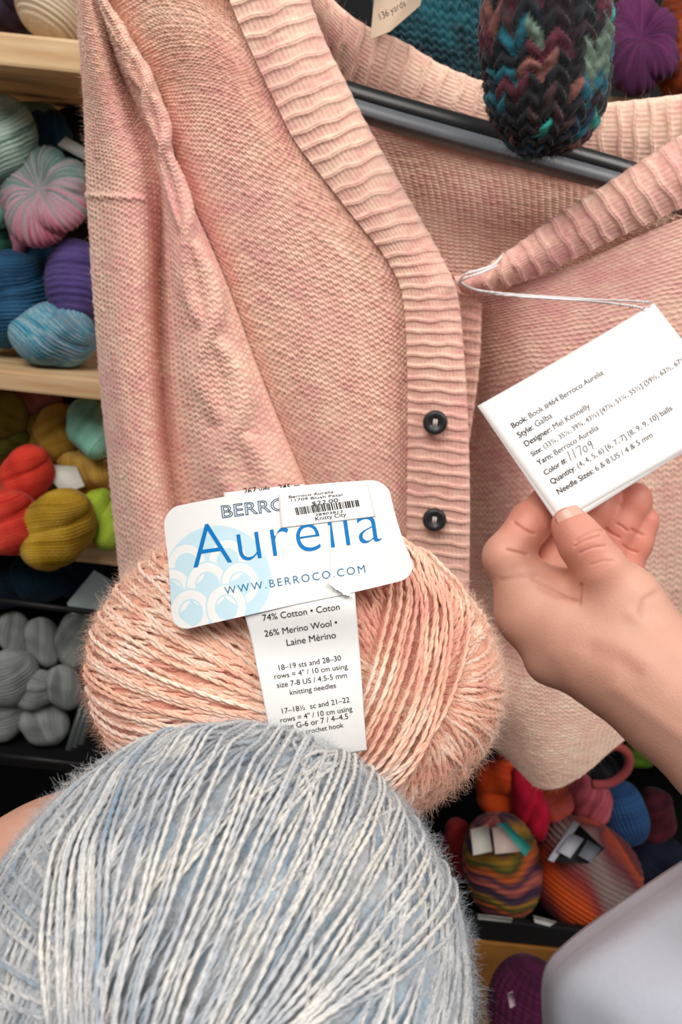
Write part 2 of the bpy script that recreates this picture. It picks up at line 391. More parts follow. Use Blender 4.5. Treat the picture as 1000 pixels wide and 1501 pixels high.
# ================================================================== BACKGROUND YARN
SK = 0
def skein(name, label, cat, px, py, a, b, ang, cols, Y=0.86, kind='twist', twist=2.2, tilt=0.0, group=None, ridges=34, bands=None, nt=120, nph=150, parent=None, dep=1.0):
    """a wound hank or ball: a = half length, b = half thickness in px at its distance"""
    global SK; SK += 1
    d = depth_at(px, py, Y); s = d / F; c = P(px, py, Y)
    r = np.random.default_rng(SK * 7 + 5)
    ca, sa = math.cos(math.radians(ang)), math.sin(math.radians(ang))
    ax = RT * ca + UP * sa; ay = -RT * sa + UP * ca; az = -FWD
    if tilt: ct, st = math.cos(math.radians(tilt)), math.sin(math.radians(tilt)); ax, az = ax * ct + az * st, az * ct - ax * st
    t = np.linspace(0, math.pi, nt)[:, None]; ph = np.linspace(0, 2 * math.pi, nph, endpoint=False)[None]
    x = np.cos(t); rad = np.sin(t) ** 0.75
    if kind == 'twist':
        lob = 0.78 + 0.34 * np.abs(np.cos(ph - twist * x)) ** 0.9 + 0.05 * np.cos(3 * ph + 5 * x)
        rid = 0.05 * np.cos(ridges * (ph - 1.25 * twist * x) + 1.1 * np.sin(3 * x + r.uniform(0, 6)))
    elif kind == 'ball':
        lob = 1 + 0.04 * np.cos(3 * ph + 2 * x)
        rid = 0.022 * np.cos(ridges * ph + 9 * x + 1.5 * np.sin(2 * ph + 3 * x)) + 0.012 * np.cos(ridges * 1.0 * x * 2 + 3 * np.sin(ph))
    elif kind == 'wrap':                # strands wrapped round the long axis
        lob = 1 + 0.05 * np.cos(2 * ph + 1)
        rid = 0.028 * np.cos(ridges * 2 * x + 0.8 * np.cos(ph + 1) + 0.9 * np.sin(4 * x))
    else:                               # 'knot': pole toward the viewer, strands radiate
        lob = .86 + 0.20 * np.abs(np.cos(2.5 * ph + .9 * x + .4 * np.sin(2 * ph))) ** .7; rid = 0.03 * np.cos(ridges * 2 * ph + 3.0 * x + 2.5 * np.sin(3 * ph) + 1.2 * np.sin(7 * ph))
    env = np.sqrt(np.clip(np.sin(t), 0, 1))
    R = rad * (lob + rid * env)
    if kind == 'knot':
        x = x * (1 - 0.45 * np.exp(-(np.sin(t) / 0.28) ** 2) * (x > 0)) * 0.85
        pole = unit(-FWD * 1.0 + RT * -0.12 + UP * 0.22); e1 = unit(np.cross(pole, UP)); e2 = np.cross(pole, e1)
        G = c + s * (x[..., None] * pole * (a * 0.6) + (R * np.cos(ph))[..., None] * e1 * a + (R * np.sin(ph))[..., None] * e2 * b)
    else:
        G = c + s * (x[..., None] * ax * a + (R * np.cos(ph))[..., None] * ay * b + (R * np.sin(ph))[..., None] * az * b * dep)
    G = np.broadcast_to(G, (nt, nph, 3))
    cols = [np.array(cc) for cc in cols]
    w = Waves(1.6, seed=SK); w2 = Waves(7.0, seed=SK + 50)
    Q = np.stack([np.broadcast_to(x, (nt, nph)), np.cos(ph) * rad, np.sin(ph) * rad], -1)
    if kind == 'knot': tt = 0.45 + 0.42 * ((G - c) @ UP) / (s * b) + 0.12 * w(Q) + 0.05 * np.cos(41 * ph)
    else:
        st = np.broadcast_to(np.cos((ph - 1.25 * twist * x) * 5 + SK) if kind == 'twist' else np.cos(9 * x + SK), (nt, nph))
        tt = 0.5 + 0.25 * w(Q) + 0.10 * w2(Q) + 0.14 * st
    if bands is not None: tt = bands(np.broadcast_to(x, (nt, nph)), np.broadcast_to(ph, (nt, nph)), Q)
    tt = np.broadcast_to(tt, (nt, nph))
    tt = tt + .12 * np.cos((ridges * (ph - 1.25 * twist * x) if kind == 'twist' else ridges * 2 * ph if kind == 'knot' else ridges * 2 * x) + 2 * np.sin(7 * ph + 5 * x)) * (bands is None)
    rk = np.mod(np.floor((ridges * (ph - 1.25 * twist * x) + 1.1 * np.sin(3 * x)) / 6.2832 * 2) if kind == 'twist' else np.floor((ridges * 2 * ph + 3.0 * x + 2.5 * np.sin(3 * ph) + 1.2 * np.sin(7 * ph)) / 6.2832 * 2) if kind == 'knot' else np.floor((ridges * 2 * x + .8 * np.cos(ph + 1)) / 6.2832 * 2), 97).astype(int)
    if bands is None: tt = tt + .17 * r.normal(size=97)[rk]
    if len(cols) == 1: cols = [cols[0] * 0.8, cols[0] * 1.15]
    if parent is None and Y >= .76 and px < 300:
        zs = [z for z in (Z1, Z2, Z3, Z4) if z < c[2] + .01]
        if zs: G = G + np.array([0, 0, min(max(0, max(zs) + .001 - G[..., 2].min()), .025)])
    o = obj(name, G, [grid_quads(nt, nph, 0, True)], SKEIN, parent, mixc(cols, tt))
    if parent is None: tag(o, label, cat, group)
    return o
GT, GM, GB = 'yarn hanks on the middle left shelf', 'warm coloured hanks on the lower wooden shelf', 'grey hanks in the black bin'
# on the top board
skein('yarn_hank', 'dark plum hank of yarn in the top left corner on the upper board', 'yarn', 5, 8, 38, 36, 10, [S(50, 35, 50), S(78, 60, 76)], 0.84, 'twist')
skein('yarn_ball', 'oatmeal beige ball of yarn on the upper board beside the cardigan shoulder', 'yarn', 82, 8, 50, 56, 65, [S(170, 150, 128), S(205, 188, 165)], 0.83, 'wrap', ridges=26)
# second shelf, left
skein('yarn_hank', 'pale sage green hank with grey streaks at the left edge under the upper board', 'yarn', 2, 205, 62, 40, 72, [S(92, 120, 108), S(150, 172, 160), S(176, 196, 184)], 0.83, 'twist', 1.0, group=GT)
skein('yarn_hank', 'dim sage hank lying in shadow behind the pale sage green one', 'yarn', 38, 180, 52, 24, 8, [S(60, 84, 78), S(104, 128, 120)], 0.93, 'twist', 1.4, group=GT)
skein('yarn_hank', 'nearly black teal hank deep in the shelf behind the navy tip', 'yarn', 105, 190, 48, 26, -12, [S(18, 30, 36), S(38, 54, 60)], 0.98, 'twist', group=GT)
skein('yarn_hank', 'small navy blue yarn tip beside a white paper band', 'yarn', 74, 192, 30, 26, -25, [S(14, 52, 84), S(28, 82, 118)], 0.88, 'twist', group=GT)
skein('yarn_hank', 'dark green hank tucked behind the pink and grey knotted one', 'yarn', 118, 250, 38, 34, 40, [S(18, 64, 58), S(44, 96, 84)], 0.92, 'twist', group=GT)
kn = skein('yarn_hank', 'knotted pink and smoky grey hand-dyed hank on the left shelf', 'yarn', 66, 288, 64, 76, 0, [S(172, 84, 108), S(188, 120, 138), S(164, 134, 144), S(140, 130, 134), S(108, 124, 122), S(74, 104, 100)], 0.82, 'knot', ridges=24, group=GT)
skein('yarn_hank', 'pale aqua hank peeking in at the left edge beside the knotted pink one', 'yarn', 0, 300, 34, 16, 85, [S(86, 150, 138), S(130, 186, 172)], 0.85, 'twist', group=GT)
skein('yarn_hank', 'bottle green hank at the left edge below the pale aqua one', 'yarn', 2, 358, 30, 20, 60, [S(24, 70, 58), S(52, 106, 84)], 0.86, 'twist', group=GT)
tp = spline(np.array([D(10, 318, .80), D(22, 335, .80), D(28, 352, .80), D(27, 376, .81)]), 20)
V, q, t3 = tube(tp, np.interp(np.linspace(0, 1, 20), [0, .2, .6, 1], [.004, .007, .009, .005]), 10)
obj('yarn_end', V, [q, t3], SKEIN, kn, np.broadcast_to(S(176, 112, 132), V.shape))
skein('yarn_hank', 'medium blue hank under the pink knotted one, left of the purple', 'yarn', 55, 402, 44, 40, 70, [S(28, 70, 104), S(52, 104, 140)], 0.87, 'twist', group=GT)
skein('yarn_hank', 'large dark blue hank at the left edge above the middle board', 'yarn', 16, 440, 72, 50, 62, [S(20, 50, 80), S(36, 82, 118), S(56, 104, 138)], 0.84, 'twist', 1.6, group=GT)
skein('yarn_hank', 'deep purple hank beside the cardigan sleeve on the middle board', 'yarn', 108, 412, 60, 40, 88, [S(54, 40, 92), S(86, 70, 130)], 0.82, 'wrap', ridges=20, group=GT)
skein('yarn_hank', 'navy hank between the purple and the turquoise ones', 'yarn', 102, 476, 42, 38, 20, [S(22, 52, 88), S(42, 80, 120)], 0.83, 'twist', group=GT)
skein('yarn_hank', 'small teal hank behind the turquoise one', 'yarn', 64, 468, 26, 22, 30, [S(36, 104, 112), S(84, 150, 150)], 0.88, 'twist', group=GT)
skein('yarn_hank', 'turquoise and silver variegated hank sitting on the middle board edge', 'yarn', 80, 512, 62, 40, -2, [S(36, 110, 138), S(64, 150, 174), S(150, 176, 186), S(52, 128, 156), S(120, 136, 150)], 0.80, 'twist', 1.2, group=GT)
# third shelf, left
for (lb, px, py, a, b, ang, cc, Y) in [
    ('olive green hank at the left edge just under the middle board', 8, 606, 34, 32, 20, [S(88, 84, 22), S(140, 132, 48)], .86),
    ('darker olive hank under the first olive one at the left edge', 10, 648, 38, 20, 10, [S(80, 78, 24), S(122, 116, 40)], .86),
    ('dusty rose hank tight beneath the middle board', 54, 588, 36, 20, 0, [S(150, 86, 78), S(186, 122, 110)], .88),
    ('ochre hank between the olive and the mint ones', 56, 636, 40, 28, 75, [S(140, 116, 34), S(176, 146, 58)], .88),
    ('golden yellow hank beside the mint one', 88, 634, 42, 32, 82, [S(176, 136, 44), S(212, 172, 84)], .86),
    ('dull mustard hank behind the white paper tag', 78, 668, 34, 24, 10, [S(138, 116, 34), S(172, 140, 50)], .89),
    ('pale mint green hank beside the cardigan sleeve', 134, 628, 46, 30, 105, [S(126, 190, 168), S(170, 226, 206)], .83),
    ('golden hank below the mint one', 126, 684, 44, 26, 150, [S(180, 136, 52), S(214, 174, 92)], .85),
    ('honey yellow hank above the lime one', 134, 732, 34, 28, 70, [S(172, 124, 30), S(210, 160, 66)], .86),
    ('ochre hank below the white paper tag', 68, 722, 30, 24, 60, [S(132, 106, 20), S(170, 140, 40)], .87),
    ('bright red hank, upper of two at the left edge', 38, 700, 50, 32, 68, [S(190, 36, 30), S(232, 72, 52)], .80),
    ('bright red hank, lower of two at the left edge', 14, 766, 48, 42, 80, [S(206, 44, 36), S(240, 86, 66)], .718),
    ('dark mustard twisted hank hanging over the lower wooden board', 84, 776, 64, 44, 60, [S(140, 104, 10), S(178, 138, 30), S(196, 158, 58)], .718),
    ('lime green hank beside the cardigan sleeve bottom', 154, 764, 46, 32, 105, [S(132, 156, 24), S(176, 198, 66)], .76)]:
    skein('yarn_hank', lb, 'yarn', px, py, a, b, ang, cc, Y, 'twist', 1.9, group=GM)
# dark yarn under the lower board
for (lb, px, py, a, b, ang, cc) in [
    ('near-black teal hank at the far left below the lower wooden board', 8, 858, 44, 30, 10, [S(8, 26, 44), S(18, 48, 68)]),
    ('dark petrol blue hank in the middle below the lower wooden board', 60, 846, 44, 32, -15, [S(10, 32, 48), S(20, 54, 72)]),
    ('dark navy hank beside the white paper wedge', 112, 842, 40, 30, 30, [S(12, 28, 50), S(22, 46, 74)])]:
    skein('yarn_hank', lb, 'yarn', px, py, a, b, ang, cc, .84, 'twist', group='dark blue hanks below the lower wooden board')
# grey hanks
for (lb, px, py, a, b, ang) in [
    ('narrow grey hank standing at the back left of the bin', 22, 930, 34, 20, 105),
    ('light grey hank standing at the back middle of the bin', 64, 942, 38, 22, 110),
    ('grey hank standing at the back right, beside the pink ball', 112, 938, 42, 26, 80),
    ('warm grey hank, upper of two at the left edge of the bin', 14, 992, 42, 34, 55),
    ('greenish grey hank, lower of two at the left edge of the bin', 8, 1050, 38, 28, 40),
    ('rounded silver grey hank in the centre of the bin', 52, 1010, 32, 25, 25),
    ('silver grey hank right of the central rounded one', 94, 1008, 34, 22, 115),
    ('silver grey hank at the front bottom of the bin', 66, 1066, 36, 28, 140)]:
    skein('yarn_hank', lb, 'yarn', px, py, a, b, ang, [S(112, 116, 114), S(158, 162, 160)], .79 if py > 980 else .83, 'twist', 0.8, group=GB)
# black bin that holds the grey hanks (front wall and rim)
bin_ = empty('storage_bin', P(60, 1150, .76), 'black open bin with a thin front rail holding grey hanks at lower left', 'bin')
for (pa, pb) in [((-60, 872), (170, 902)), ((-60, 1100), (170, 1126))]:
    V, q, t3 = tube(np.array([P(*pa, .745), P(*pb, .745)]), .0035, 10); obj('rail', V, [q, t3], BLACKMETAL, bin_)
for k in range(3):
    pa, pb = (100 + 9 * k, 1100 - 4 * k), (128 + 9 * k, 1010 - 2 * k)
    V, q, t3 = tube(np.array([D(*pa, .70), D(*pb, .72)]), .003, 8); obj('wire', V, [q, t3], plain_mat('dark_wire', (70, 76, 76), .4, .5), bin_)
# white paper bands and tags in the shelves
def paper_piece(name, label, cat, pts, Y, cl=(225, 228, 226), thick=0.0012):
    pts = np.array(pts, float); k = len(pts)
    A = P(pts[:, 0], pts[:, 1], np.broadcast_to(Y, (k,)))
    n = unit(np.cross(A[1] - A[0], A[2] - A[0])); n = n * np.sign(n @ (CAM - A[0]))
    V = np.vstack([A, A - n * thick]); f = [np.arange(k)[None], (2 * k - 1 - np.arange(k))[None]]
    i = np.arange(k); side = np.stack([i, (i + 1) % k, k + (i + 1) % k, k + i], 1)
    o = obj(name, V, f + [side], PAPER, None, np.broadcast_to(S(*cl), V.shape), False)
    return tag(o, label, cat)
paper_piece('paper_band', 'white paper band beside the small navy yarn tip', 'label', [(84, 212), (96, 200), (132, 220), (134, 238)], [.845, .86, .84, .83], (200, 206, 204))
paper_piece('paper_tag', 'white folded paper tag on the mustard hanks', 'tag', [(58, 680), (112, 684), (124, 712), (92, 724)], [.82, .83, .81, .80], (222, 224, 214))
paper_piece('paper_wedge', 'pale blue-white paper wedge below the lower wooden board beside the pink ball', 'paper', [(98, 884), (138, 836), (162, 850), (160, 892), (106, 900)], [.80, .81, .80, .79, .79], (206, 226, 228))

# lower right shelf
GR = 'bright yarn on the lower right shelf'
def hank_r(lb, px, py, a, b, ang, cc, Y=.85, kind='twist', **k): return skein('yarn_hank', lb, 'yarn', px, py, a, b, ang, cc, Y + .075, kind, group=GR, **k)
hank_r('scarlet and orange hank under the cardigan hem beside the pink ball', 738, 1150, 46, 38, 60, [S(222, 84, 28), S(200, 28, 36), S(210, 20, 48)], .84, tilt=10)
hank_r('crimson hank hanging straight below the cardigan hem', 776, 1178, 56, 22, 108, [S(176, 8, 44), S(214, 22, 62)], .80)
hank_r('coral and orange looped hank right of the crimson one', 815, 1166, 40, 24, 75, [S(196, 82, 44), S(206, 92, 92), S(160, 52, 70)], .83)
hank_r('dusty rose hank between the coral and the blue ones', 862, 1168, 42, 30, 120, [S(160, 62, 76), S(206, 104, 116)], .84)
hank_r('denim blue ball right of the dusty rose hank', 916, 1192, 46, 32, 105, [S(32, 66, 112), S(50, 92, 142)], .83, 'ball')
hank_r('lime green hank at the shelf back beside the wrist', 944, 1098, 34, 20, 40, [S(72, 104, 18), S(116, 150, 40)], .92)
hank_r('dark burgundy hank right of the denim blue ball', 958, 1196, 40, 28, 80, [S(52, 14, 26), S(92, 26, 40)], .88)
hank_r('dark navy hank above the white cloth at the right edge', 960, 1264, 46, 34, 20, [S(12, 16, 34), S(26, 32, 56)], .85)
hank_r('deep red hank squeezed between the blue ball and the striped ball', 676, 1246, 46, 26, 100, [S(92, 12, 22), S(150, 34, 30)], .82)
lp = P(*np.array([(868, 1150), (895, 1148), (918, 1130), (922, 1108), (905, 1094), (884, 1100)], float).T, np.full(6, .83))
V, q, t3 = tube(spline(lp, 40), .006, 10); tag(obj('yarn_loop', V, [q, t3], SKEIN, None, np.broadcast_to(S(170, 76, 76), V.shape)), 'loose rose loop of yarn curving below the wrist', 'yarn')
skein('yarn_ball', 'small black yarn ball with a glint inside the rose loop', 'yarn', 882, 1126, 22, 24, 30, [S(16, 16, 18), S(46, 46, 48)], .86, 'ball')
def stripes(x, ph, Q):
    return np.mod(0.5 + 1.05 * Q[..., 0] + 0.25 * np.sin(ph * 1.0 + 2 * Q[..., 0]) + 0.07 * np.sin(5 * ph), 1.0)
b1 = skein('yarn_ball', 'multicoloured striped yarn ball with a small white label on the lower right shelf', 'yarn', 736, 1268, 74, 54, 96, [S(60, 84, 40), S(168, 122, 40), S(70, 48, 70), S(58, 38, 66), S(196, 100, 84), S(62, 44, 72), S(196, 96, 40), S(58, 66, 34)], .835, 'wrap', ridges=28, bands=stripes, group='labelled balls on the lower right shelf')
def stripes2(x, ph, Q):
    return np.mod(0.42 - 0.44 * (Q[..., 0] * 0.95 - 0.25 * Q[..., 1]) + 0.07 * np.sin(2 * ph) + 0.03 * np.sin(6 * ph + 4 * x), 1.0)
b2 = skein('yarn_ball', 'orange, plum and taupe striped yarn ball with a tilted label on the lower right shelf', 'yarn', 856, 1280, 74, 76, 62, [S(196, 80, 36), S(110, 52, 60), S(148, 126, 122), S(142, 120, 118), S(150, 60, 60), S(222, 90, 32), S(204, 78, 30), S(112, 42, 52), S(120, 56, 60)], .85, 'wrap', ridges=34, bands=stripes2, group='labelled balls on the lower right shelf')
def sticker(parent, name, pts, d, cl, lab=None):
    pts = np.array(pts, float); k = len(pts); A = D(pts[:, 0], pts[:, 1], np.broadcast_to(d, (k,)))
    V = np.vstack([A, A + FWD * 0.001]); i = np.arange(k)
    o = obj(name, V, [np.arange(k)[None], (2 * k - 1 - i)[None], np.stack([i, (i + 1) % k, k + (i + 1) % k, k + i], 1)], PAPER, parent, np.broadcast_to(S(*cl), V.shape), False)
    if lab: o['label'] = lab
    return o
dd = depth_at(730, 1230, .835) - .054
sticker(b1, 'label_panel', [(690, 1216), (716, 1210), (722, 1248), (694, 1254)], dd, (226, 220, 208))
sticker(b1, 'label_panel', [(722, 1214), (736, 1212), (764, 1248), (726, 1252)], dd, (224, 200, 190))
sticker(b1, 'label_panel', [(728, 1208), (742, 1206), (780, 1242), (770, 1256)], dd + .002, (60, 160, 150), 'teal panel')
dd = depth_at(850, 1240, .85) - .077
sticker(b2, 'label_panel', [(800, 1262), (842, 1202), (886, 1244), (862, 1266)], [dd + .012, dd + .012, dd, dd], (30, 30, 34), 'black panel')
sticker(b2, 'label_panel', [(803, 1260), (842, 1203), (850, 1208), (812, 1264)], [dd + .009] * 4, (196, 194, 206), 'pale lilac stripe')
sticker(b2, 'label_panel', [(818, 1248), (838, 1222), (856, 1230), (836, 1258)], [dd + .004] * 4, (196, 196, 210))
sticker(b2, 'label_panel', [(848, 1254), (862, 1232), (882, 1244), (866, 1264)], [dd - .003] * 4, (122, 126, 138), 'grey printed panel')
for lb, a in (('long white price strip on the front rim of the lower right shelf', [(700, 1341), (752, 1347), (748, 1357), (702, 1353)]), ('short white price strip on the rim under the orange ball', [(782, 1343), (816, 1352), (806, 1358), (784, 1352)])):
    paper_piece('price_strip', lb, 'label', a, .752, (214, 214, 208))
skein('yarn_ball', 'magenta purple yarn ball at the bottom between the blue ball and the white cloth', 'yarn', 772, 1470, 62, 54, 70, [S(64, 14, 48), S(94, 28, 70)], .66, 'ball', ridges=30)
paper_piece('paper_scrap', 'small pale paper scrap stuck on the magenta purple ball', 'paper', [(744, 1458), (752, 1454), (756, 1474), (748, 1478)], .610, (206, 180, 190))

# ================================================================== THINGS AROUND THE NECKLINE
skein('yarn_hank', 'plum purple hank with a dark centre on the top board behind the neckline', 'yarn', 936, 66, 56, 80, 0, [S(58, 14, 52), S(82, 26, 72), S(98, 38, 84)], .74, 'knot', ridges=13)
skein('yarn_hank', 'rust orange hank at the top right corner beside the plum hank', 'yarn', 1005, 60, 86, 42, 88, [S(96, 34, 10), S(150, 62, 22), S(180, 84, 36)], .76, 'wrap', ridges=16)

# hanger
hx = [(380, 108), (460, 128), (530, 150), (620, 176), (720, 204), (820, 231), (915, 258), (1010, 290), (1120, 330)]
hp = P(np.array(hx, float)[:, 0], np.array(hx, float)[:, 1], np.array([.56, .548, .54, .535, .533, .535, .54, .548, .56]))
hanger = empty('coat_hanger', hp[4], 'black plastic coat hanger with a grey painted highlight holding up the pink cardigan', 'hanger')
def bar(name, pts, w, h, mat, dz=0.0, dy=0.0):
    pts = spline(pts, 60); T = unit(np.gradient(pts, axis=0)); Nf = -FWD - T * (T @ -FWD)[:, None]; Nf = unit(Nf); U = np.cross(Nf, T); U = U * np.sign(U[:, 2:3])
    prof = np.array([(-1, -.8), (-.8, -1), (.8, -1), (1, -.8), (1, .8), (.8, 1), (-.8, 1), (-1, .8)])
    V = pts[:, None] + (prof[:, 0] * w + dy)[None, :, None] * Nf[:, None] + (prof[:, 1] * h + dz)[None, :, None] * U[:, None]
    k = 8; V = V.reshape(-1, 3); capA = np.arange(k)[::-1][None]; capB = (np.arange(k) + 59 * k)[None]
    return obj(name, V, [grid_quads(60, k, 0, True), capA, capB], mat, hanger, smooth=False)
bar('hanger_bar', hp, .005, .0048, PLASTIC, dz=.0040)
bar('hanger_highlight', hp, .006, .0046, PLASTIC_HIGHLIGHT, dz=-.0060)  # strip along the black hanger, its highlight put into the grey colour
hk = P(752, 212, .533) + np.array([0, 0, .004])
th = np.linspace(-0.3, 4.0, 30)
hook = np.vstack([[hk + np.array([0, 0, t]) for t in np.linspace(0, .07, 8)], [hk + np.array([-.02 * math.sin(0) + .018 * (1 - math.cos(a)), 0, .07 + .018 * math.sin(a)]) for a in np.linspace(.1, 3.9, 24)]])
V, q, t3 = tube(hook, .0018, 8); obj('hook', V, [q, t3], plain_mat('steel_wire', (150, 150, 152), .3, .5, metallic=1), hanger)

# ================================================================== CARDIGAN
Y0 = 0.49
card_root = empty('cardigan', P(500, 700, .52), 'pale peach pink cable knit cardigan with dark buttons hanging open on a hanger', 'cardigan')
ys = [-70, 0, 80, 150, 250, 400, 550, 700, 850, 990]
Lx = [107, 112, 118, 123, 127, 136, 147, 162, 180, 202]
Vx = [135, 149, 170, 198, 234, 237, 241, 255, 280, 305]
Sx = [118, 155, 208, 242, 264, 328, 384, 446, 512, 565]
Sx[0] = 140
Bx = [300, 336, 373, 404, 468, 580, 599, 597, 596, 596]
# sleeve with its long folds and the cable
ctrl = []
for i, y in enumerate(ys):
    L, Vv, Sm = Lx[i], Vx[i], Sx[i]
    w = min(1.0, (Sm - Vv) / 60.0)
    ctrl.append([(L, y + 22, .545), (L + 6, y + 20, .515), ((L * .72 + Vv * .28), y + 17, .490), ((L + Vv) / 2, y + 14, .483), (L * .25 + Vv * .75, y + 12, .487),
                 (Vv, y + 8, .487 + .024 * w), (Vv * .8 + Sm * .2, y + 6, .487 - .002 * w), (Vv * .55 + Sm * .45, y + 4, .485 - .006 * w), (Vv * .25 + Sm * .75, y + 2, .484 - .004 * w), (Sm, y, .497)])
def cable(a, b, u, v):                  # a: 0..1 across, b: 0..1 down
    d = (1 - a) * 42.0                  # stitches from the seam
    c0, am, per = 7.4, 2.9, 34.0
    x = c0 + am * np.sin(2 * math.pi * v / per); y = c0 - am * np.sin(2 * math.pi * v / per)
    g = lambda z: np.exp(-(z / 1.9) ** 2)
    over = 0.5 + 0.5 * np.sign(np.cos(2 * math.pi * v / per))
    s = np.maximum(g(d - x) * (1 + .25 * np.cos(2 * math.pi * v / per)), g(d - y) * (1 - .25 * np.cos(2 * math.pi * v / per)))
    gut = np.exp(-((d - 14.2) / 1.2) ** 2) * .4 + np.exp(-((d - 0.7) / .9) ** 2) * 1.0
    line = np.exp(-((b - .455 - .03 * a) / .0035) ** 2) * (a < .45) * .0012
    return s * .0046 * np.clip(.12 + b * 1.9, .12, 1) - gut * .0022 * np.clip(.4 + b * 2, 0, 1) + line
knit_patch('sleeve', ctrl, 42, 165, card_root, stock, .0011, 8, 6, cable, (2, 0, 0, 0), 21, rowbend=lambda a, b: 30 - 16 * a, fuzz=9000)
# left front
ctrl = []
for i, y in enumerate(ys):
    Sm, B = Sx[i], Bx[i]
    dy = [16, 15, 14, 12, 8, 4, 0, 0, 0, 0][i]
    ctrl.append([(Sm - 8, y, .503), (Sm * .9 + B * .1, y - dy * .5, .493), (Sm * .65 + B * .35, y - dy, .487), (Sm * .35 + B * .65, y - dy * .6, .486), (Sm * .1 + B * .9, y + dy * .6, .489), (B + 10, y + dy, .492)])
def front_purl(u, v):                   # reverse side dots fade into plain rows toward the bottom
    m = np.clip((v / 165.0 - .30) / .12, 0, 1)
    p = (0.5 + 0.5 * np.cos(2 * math.pi * v)) ** .8 * (.52 + .48 * np.cos(2 * math.pi * (u + .5 * np.floor(v))))
    return p * (1 - m) + stock(u, v) * m
knit_patch('front_panel', ctrl, 38, 165, card_root, front_purl, .0013, 8, 6, None, (0, 0, 0, 0), 22, rowbend=lambda a, b: 30 + 9 * np.sin(math.pi * a) * np.clip(1 - 2.2 * b, 0, 1) - 16 * a * np.clip(b * 2.6 - .3, 0, 1), fuzz=9000)
# ribbed bands -----------------------------------------------------------------
def band(name, pairs, ribs, bulge, Ys, nc, parent, curl_b=1.6, amp=.0020, seed=5, mid=(0.5,), ribw=.17, lift_a=0.0, Yb=None):
    pairs = np.array(pairs, float); ribs = np.array(ribs, float); nr = ribs[-1] - ribs[0]
    ctrl = []
    for k, (ax, ay, bx, by) in enumerate(pairs):
        y = Ys[k] if np.ndim(Ys) else Ys
        yb = y if Yb is None else (Yb[k] if np.ndim(Yb) else Yb)
        row = []
        for f in (0, .25, .5, .75, 1):
            row.append((ax + (bx - ax) * f, ay + (by - ay) * f, y + (yb - y) * f - bulge * math.sin(math.pi * f)))
        ctrl.append(row)
    params = np.interp(np.linspace(ribs[0], ribs[-1], 200), ribs, np.arange(len(pairs)))
    per = 4.0                           # rows of stitches per rib
    def fn(u, v):
        f = np.mod(v / per + .05 * np.sin(u * .9 + np.floor(v / per) * 2.3), 1.0)
        ridge = np.exp(-((f - .5) / ribw) ** 2)
        two = 1 - .35 * np.exp(-((f - .5) / .05) ** 2)
        st = .5 + .5 * np.cos(2 * math.pi * (u + .2 * np.sign(f - .5)))
        pl = .5 + .5 * np.cos(2 * math.pi * u * 1.0 + 1.5)
        return ridge * two * (.88 + .12 * st) + (1 - ridge) * .15 * pl
    o = knit_patch(name, ctrl, nc, nr * per, parent, fn, amp, 7, 7, None, (0, curl_b, 0, 0), seed, v_params=params, irr=.06, fuzz=4000)
    return o
pairs = [(262, -110, 402, -150), (322, -30, 428, -75), (348, 28, 455, -8), (378, 95, 480, 58), (404, 150, 506, 110), (432, 205, 533, 165), (472, 258, 562, 218), (522, 322, 608, 298), (566, 378, 646, 366), (590, 432, 673, 428), (597, 520, 683, 524), (598, 620, 689, 630), (597, 730, 691, 742), (596, 850, 690, 862), (596, 990, 688, 1000)]
ribs = [0, 3, 5.3, 8, 10.3, 12.8, 15.3, 18.6, 21.6, 25, 30.5, 36.5, 43, 50, 58]
band('button_band', pairs, ribs, .004, [.487] * 9 + [.485, .483, .483, .484, .486, .49], 15, card_root, 2.0, .0013, 31, Yb=[.492] * 8 + [.488, .482, .478, .477, .478, .482, .486])
# back neckband, seen above the hanger
pairs = [(400, -90, 400, 10), (448, -45, 452, 45), (500, 8, 492, 98), (540, 36, 522, 140), (592, 58, 562, 166), (645, 90, 612, 186), (692, 110, 668, 204), (735, 125, 715, 216), (792, 142, 778, 232), (850, 150, 842, 250), (900, 147, 903, 262), (960, 141, 962, 270), (1022, 134, 1022, 270), (1090, 128, 1090, 270)]
rb = [0, 2, 4.2, 5.8, 8, 10.1, 11.9, 13.7, 15.9, 18.2, 20.2, 22.7, 25.2, 28]
band('neckband', [(bx, by, ax, ay) for ax, ay, bx, by in pairs], rb, .005, [.566] * 14, 16, card_root, 1.8, .0017, 32, Yb=[.545, .548, .55, .552, .556, .558, .56, .56, .56, .56, .558, .556, .553, .55])
# inside of the back
ctrl = [[(400 + 130 * j, 110 + 34 * j, .572 + .004 * math.sin(j)) for j in range(6)],
        [(470 + 110 * j, 220 + 22 * j, .578 + .004 * math.sin(j + 1)) for j in range(6)],
        [(500 + 100 * j, 330 + 14 * j, .580) for j in range(6)],
        [(520 + 90 * j, 470 + 4 * j, .582) for j in range(6)]]
def ladder(u, v):
    c = np.abs((u - np.floor(u)) - .5) * 2
    return (1 - c ** 3) * (.62 + .38 * np.cos(2 * math.pi * (v + .18 * np.cos(2 * math.pi * u)))) 
knit_patch('back_panel', ctrl, 52, 60, card_root, ladder, .0014, 7, 5, None, (0, 0, 0, 0), 33)
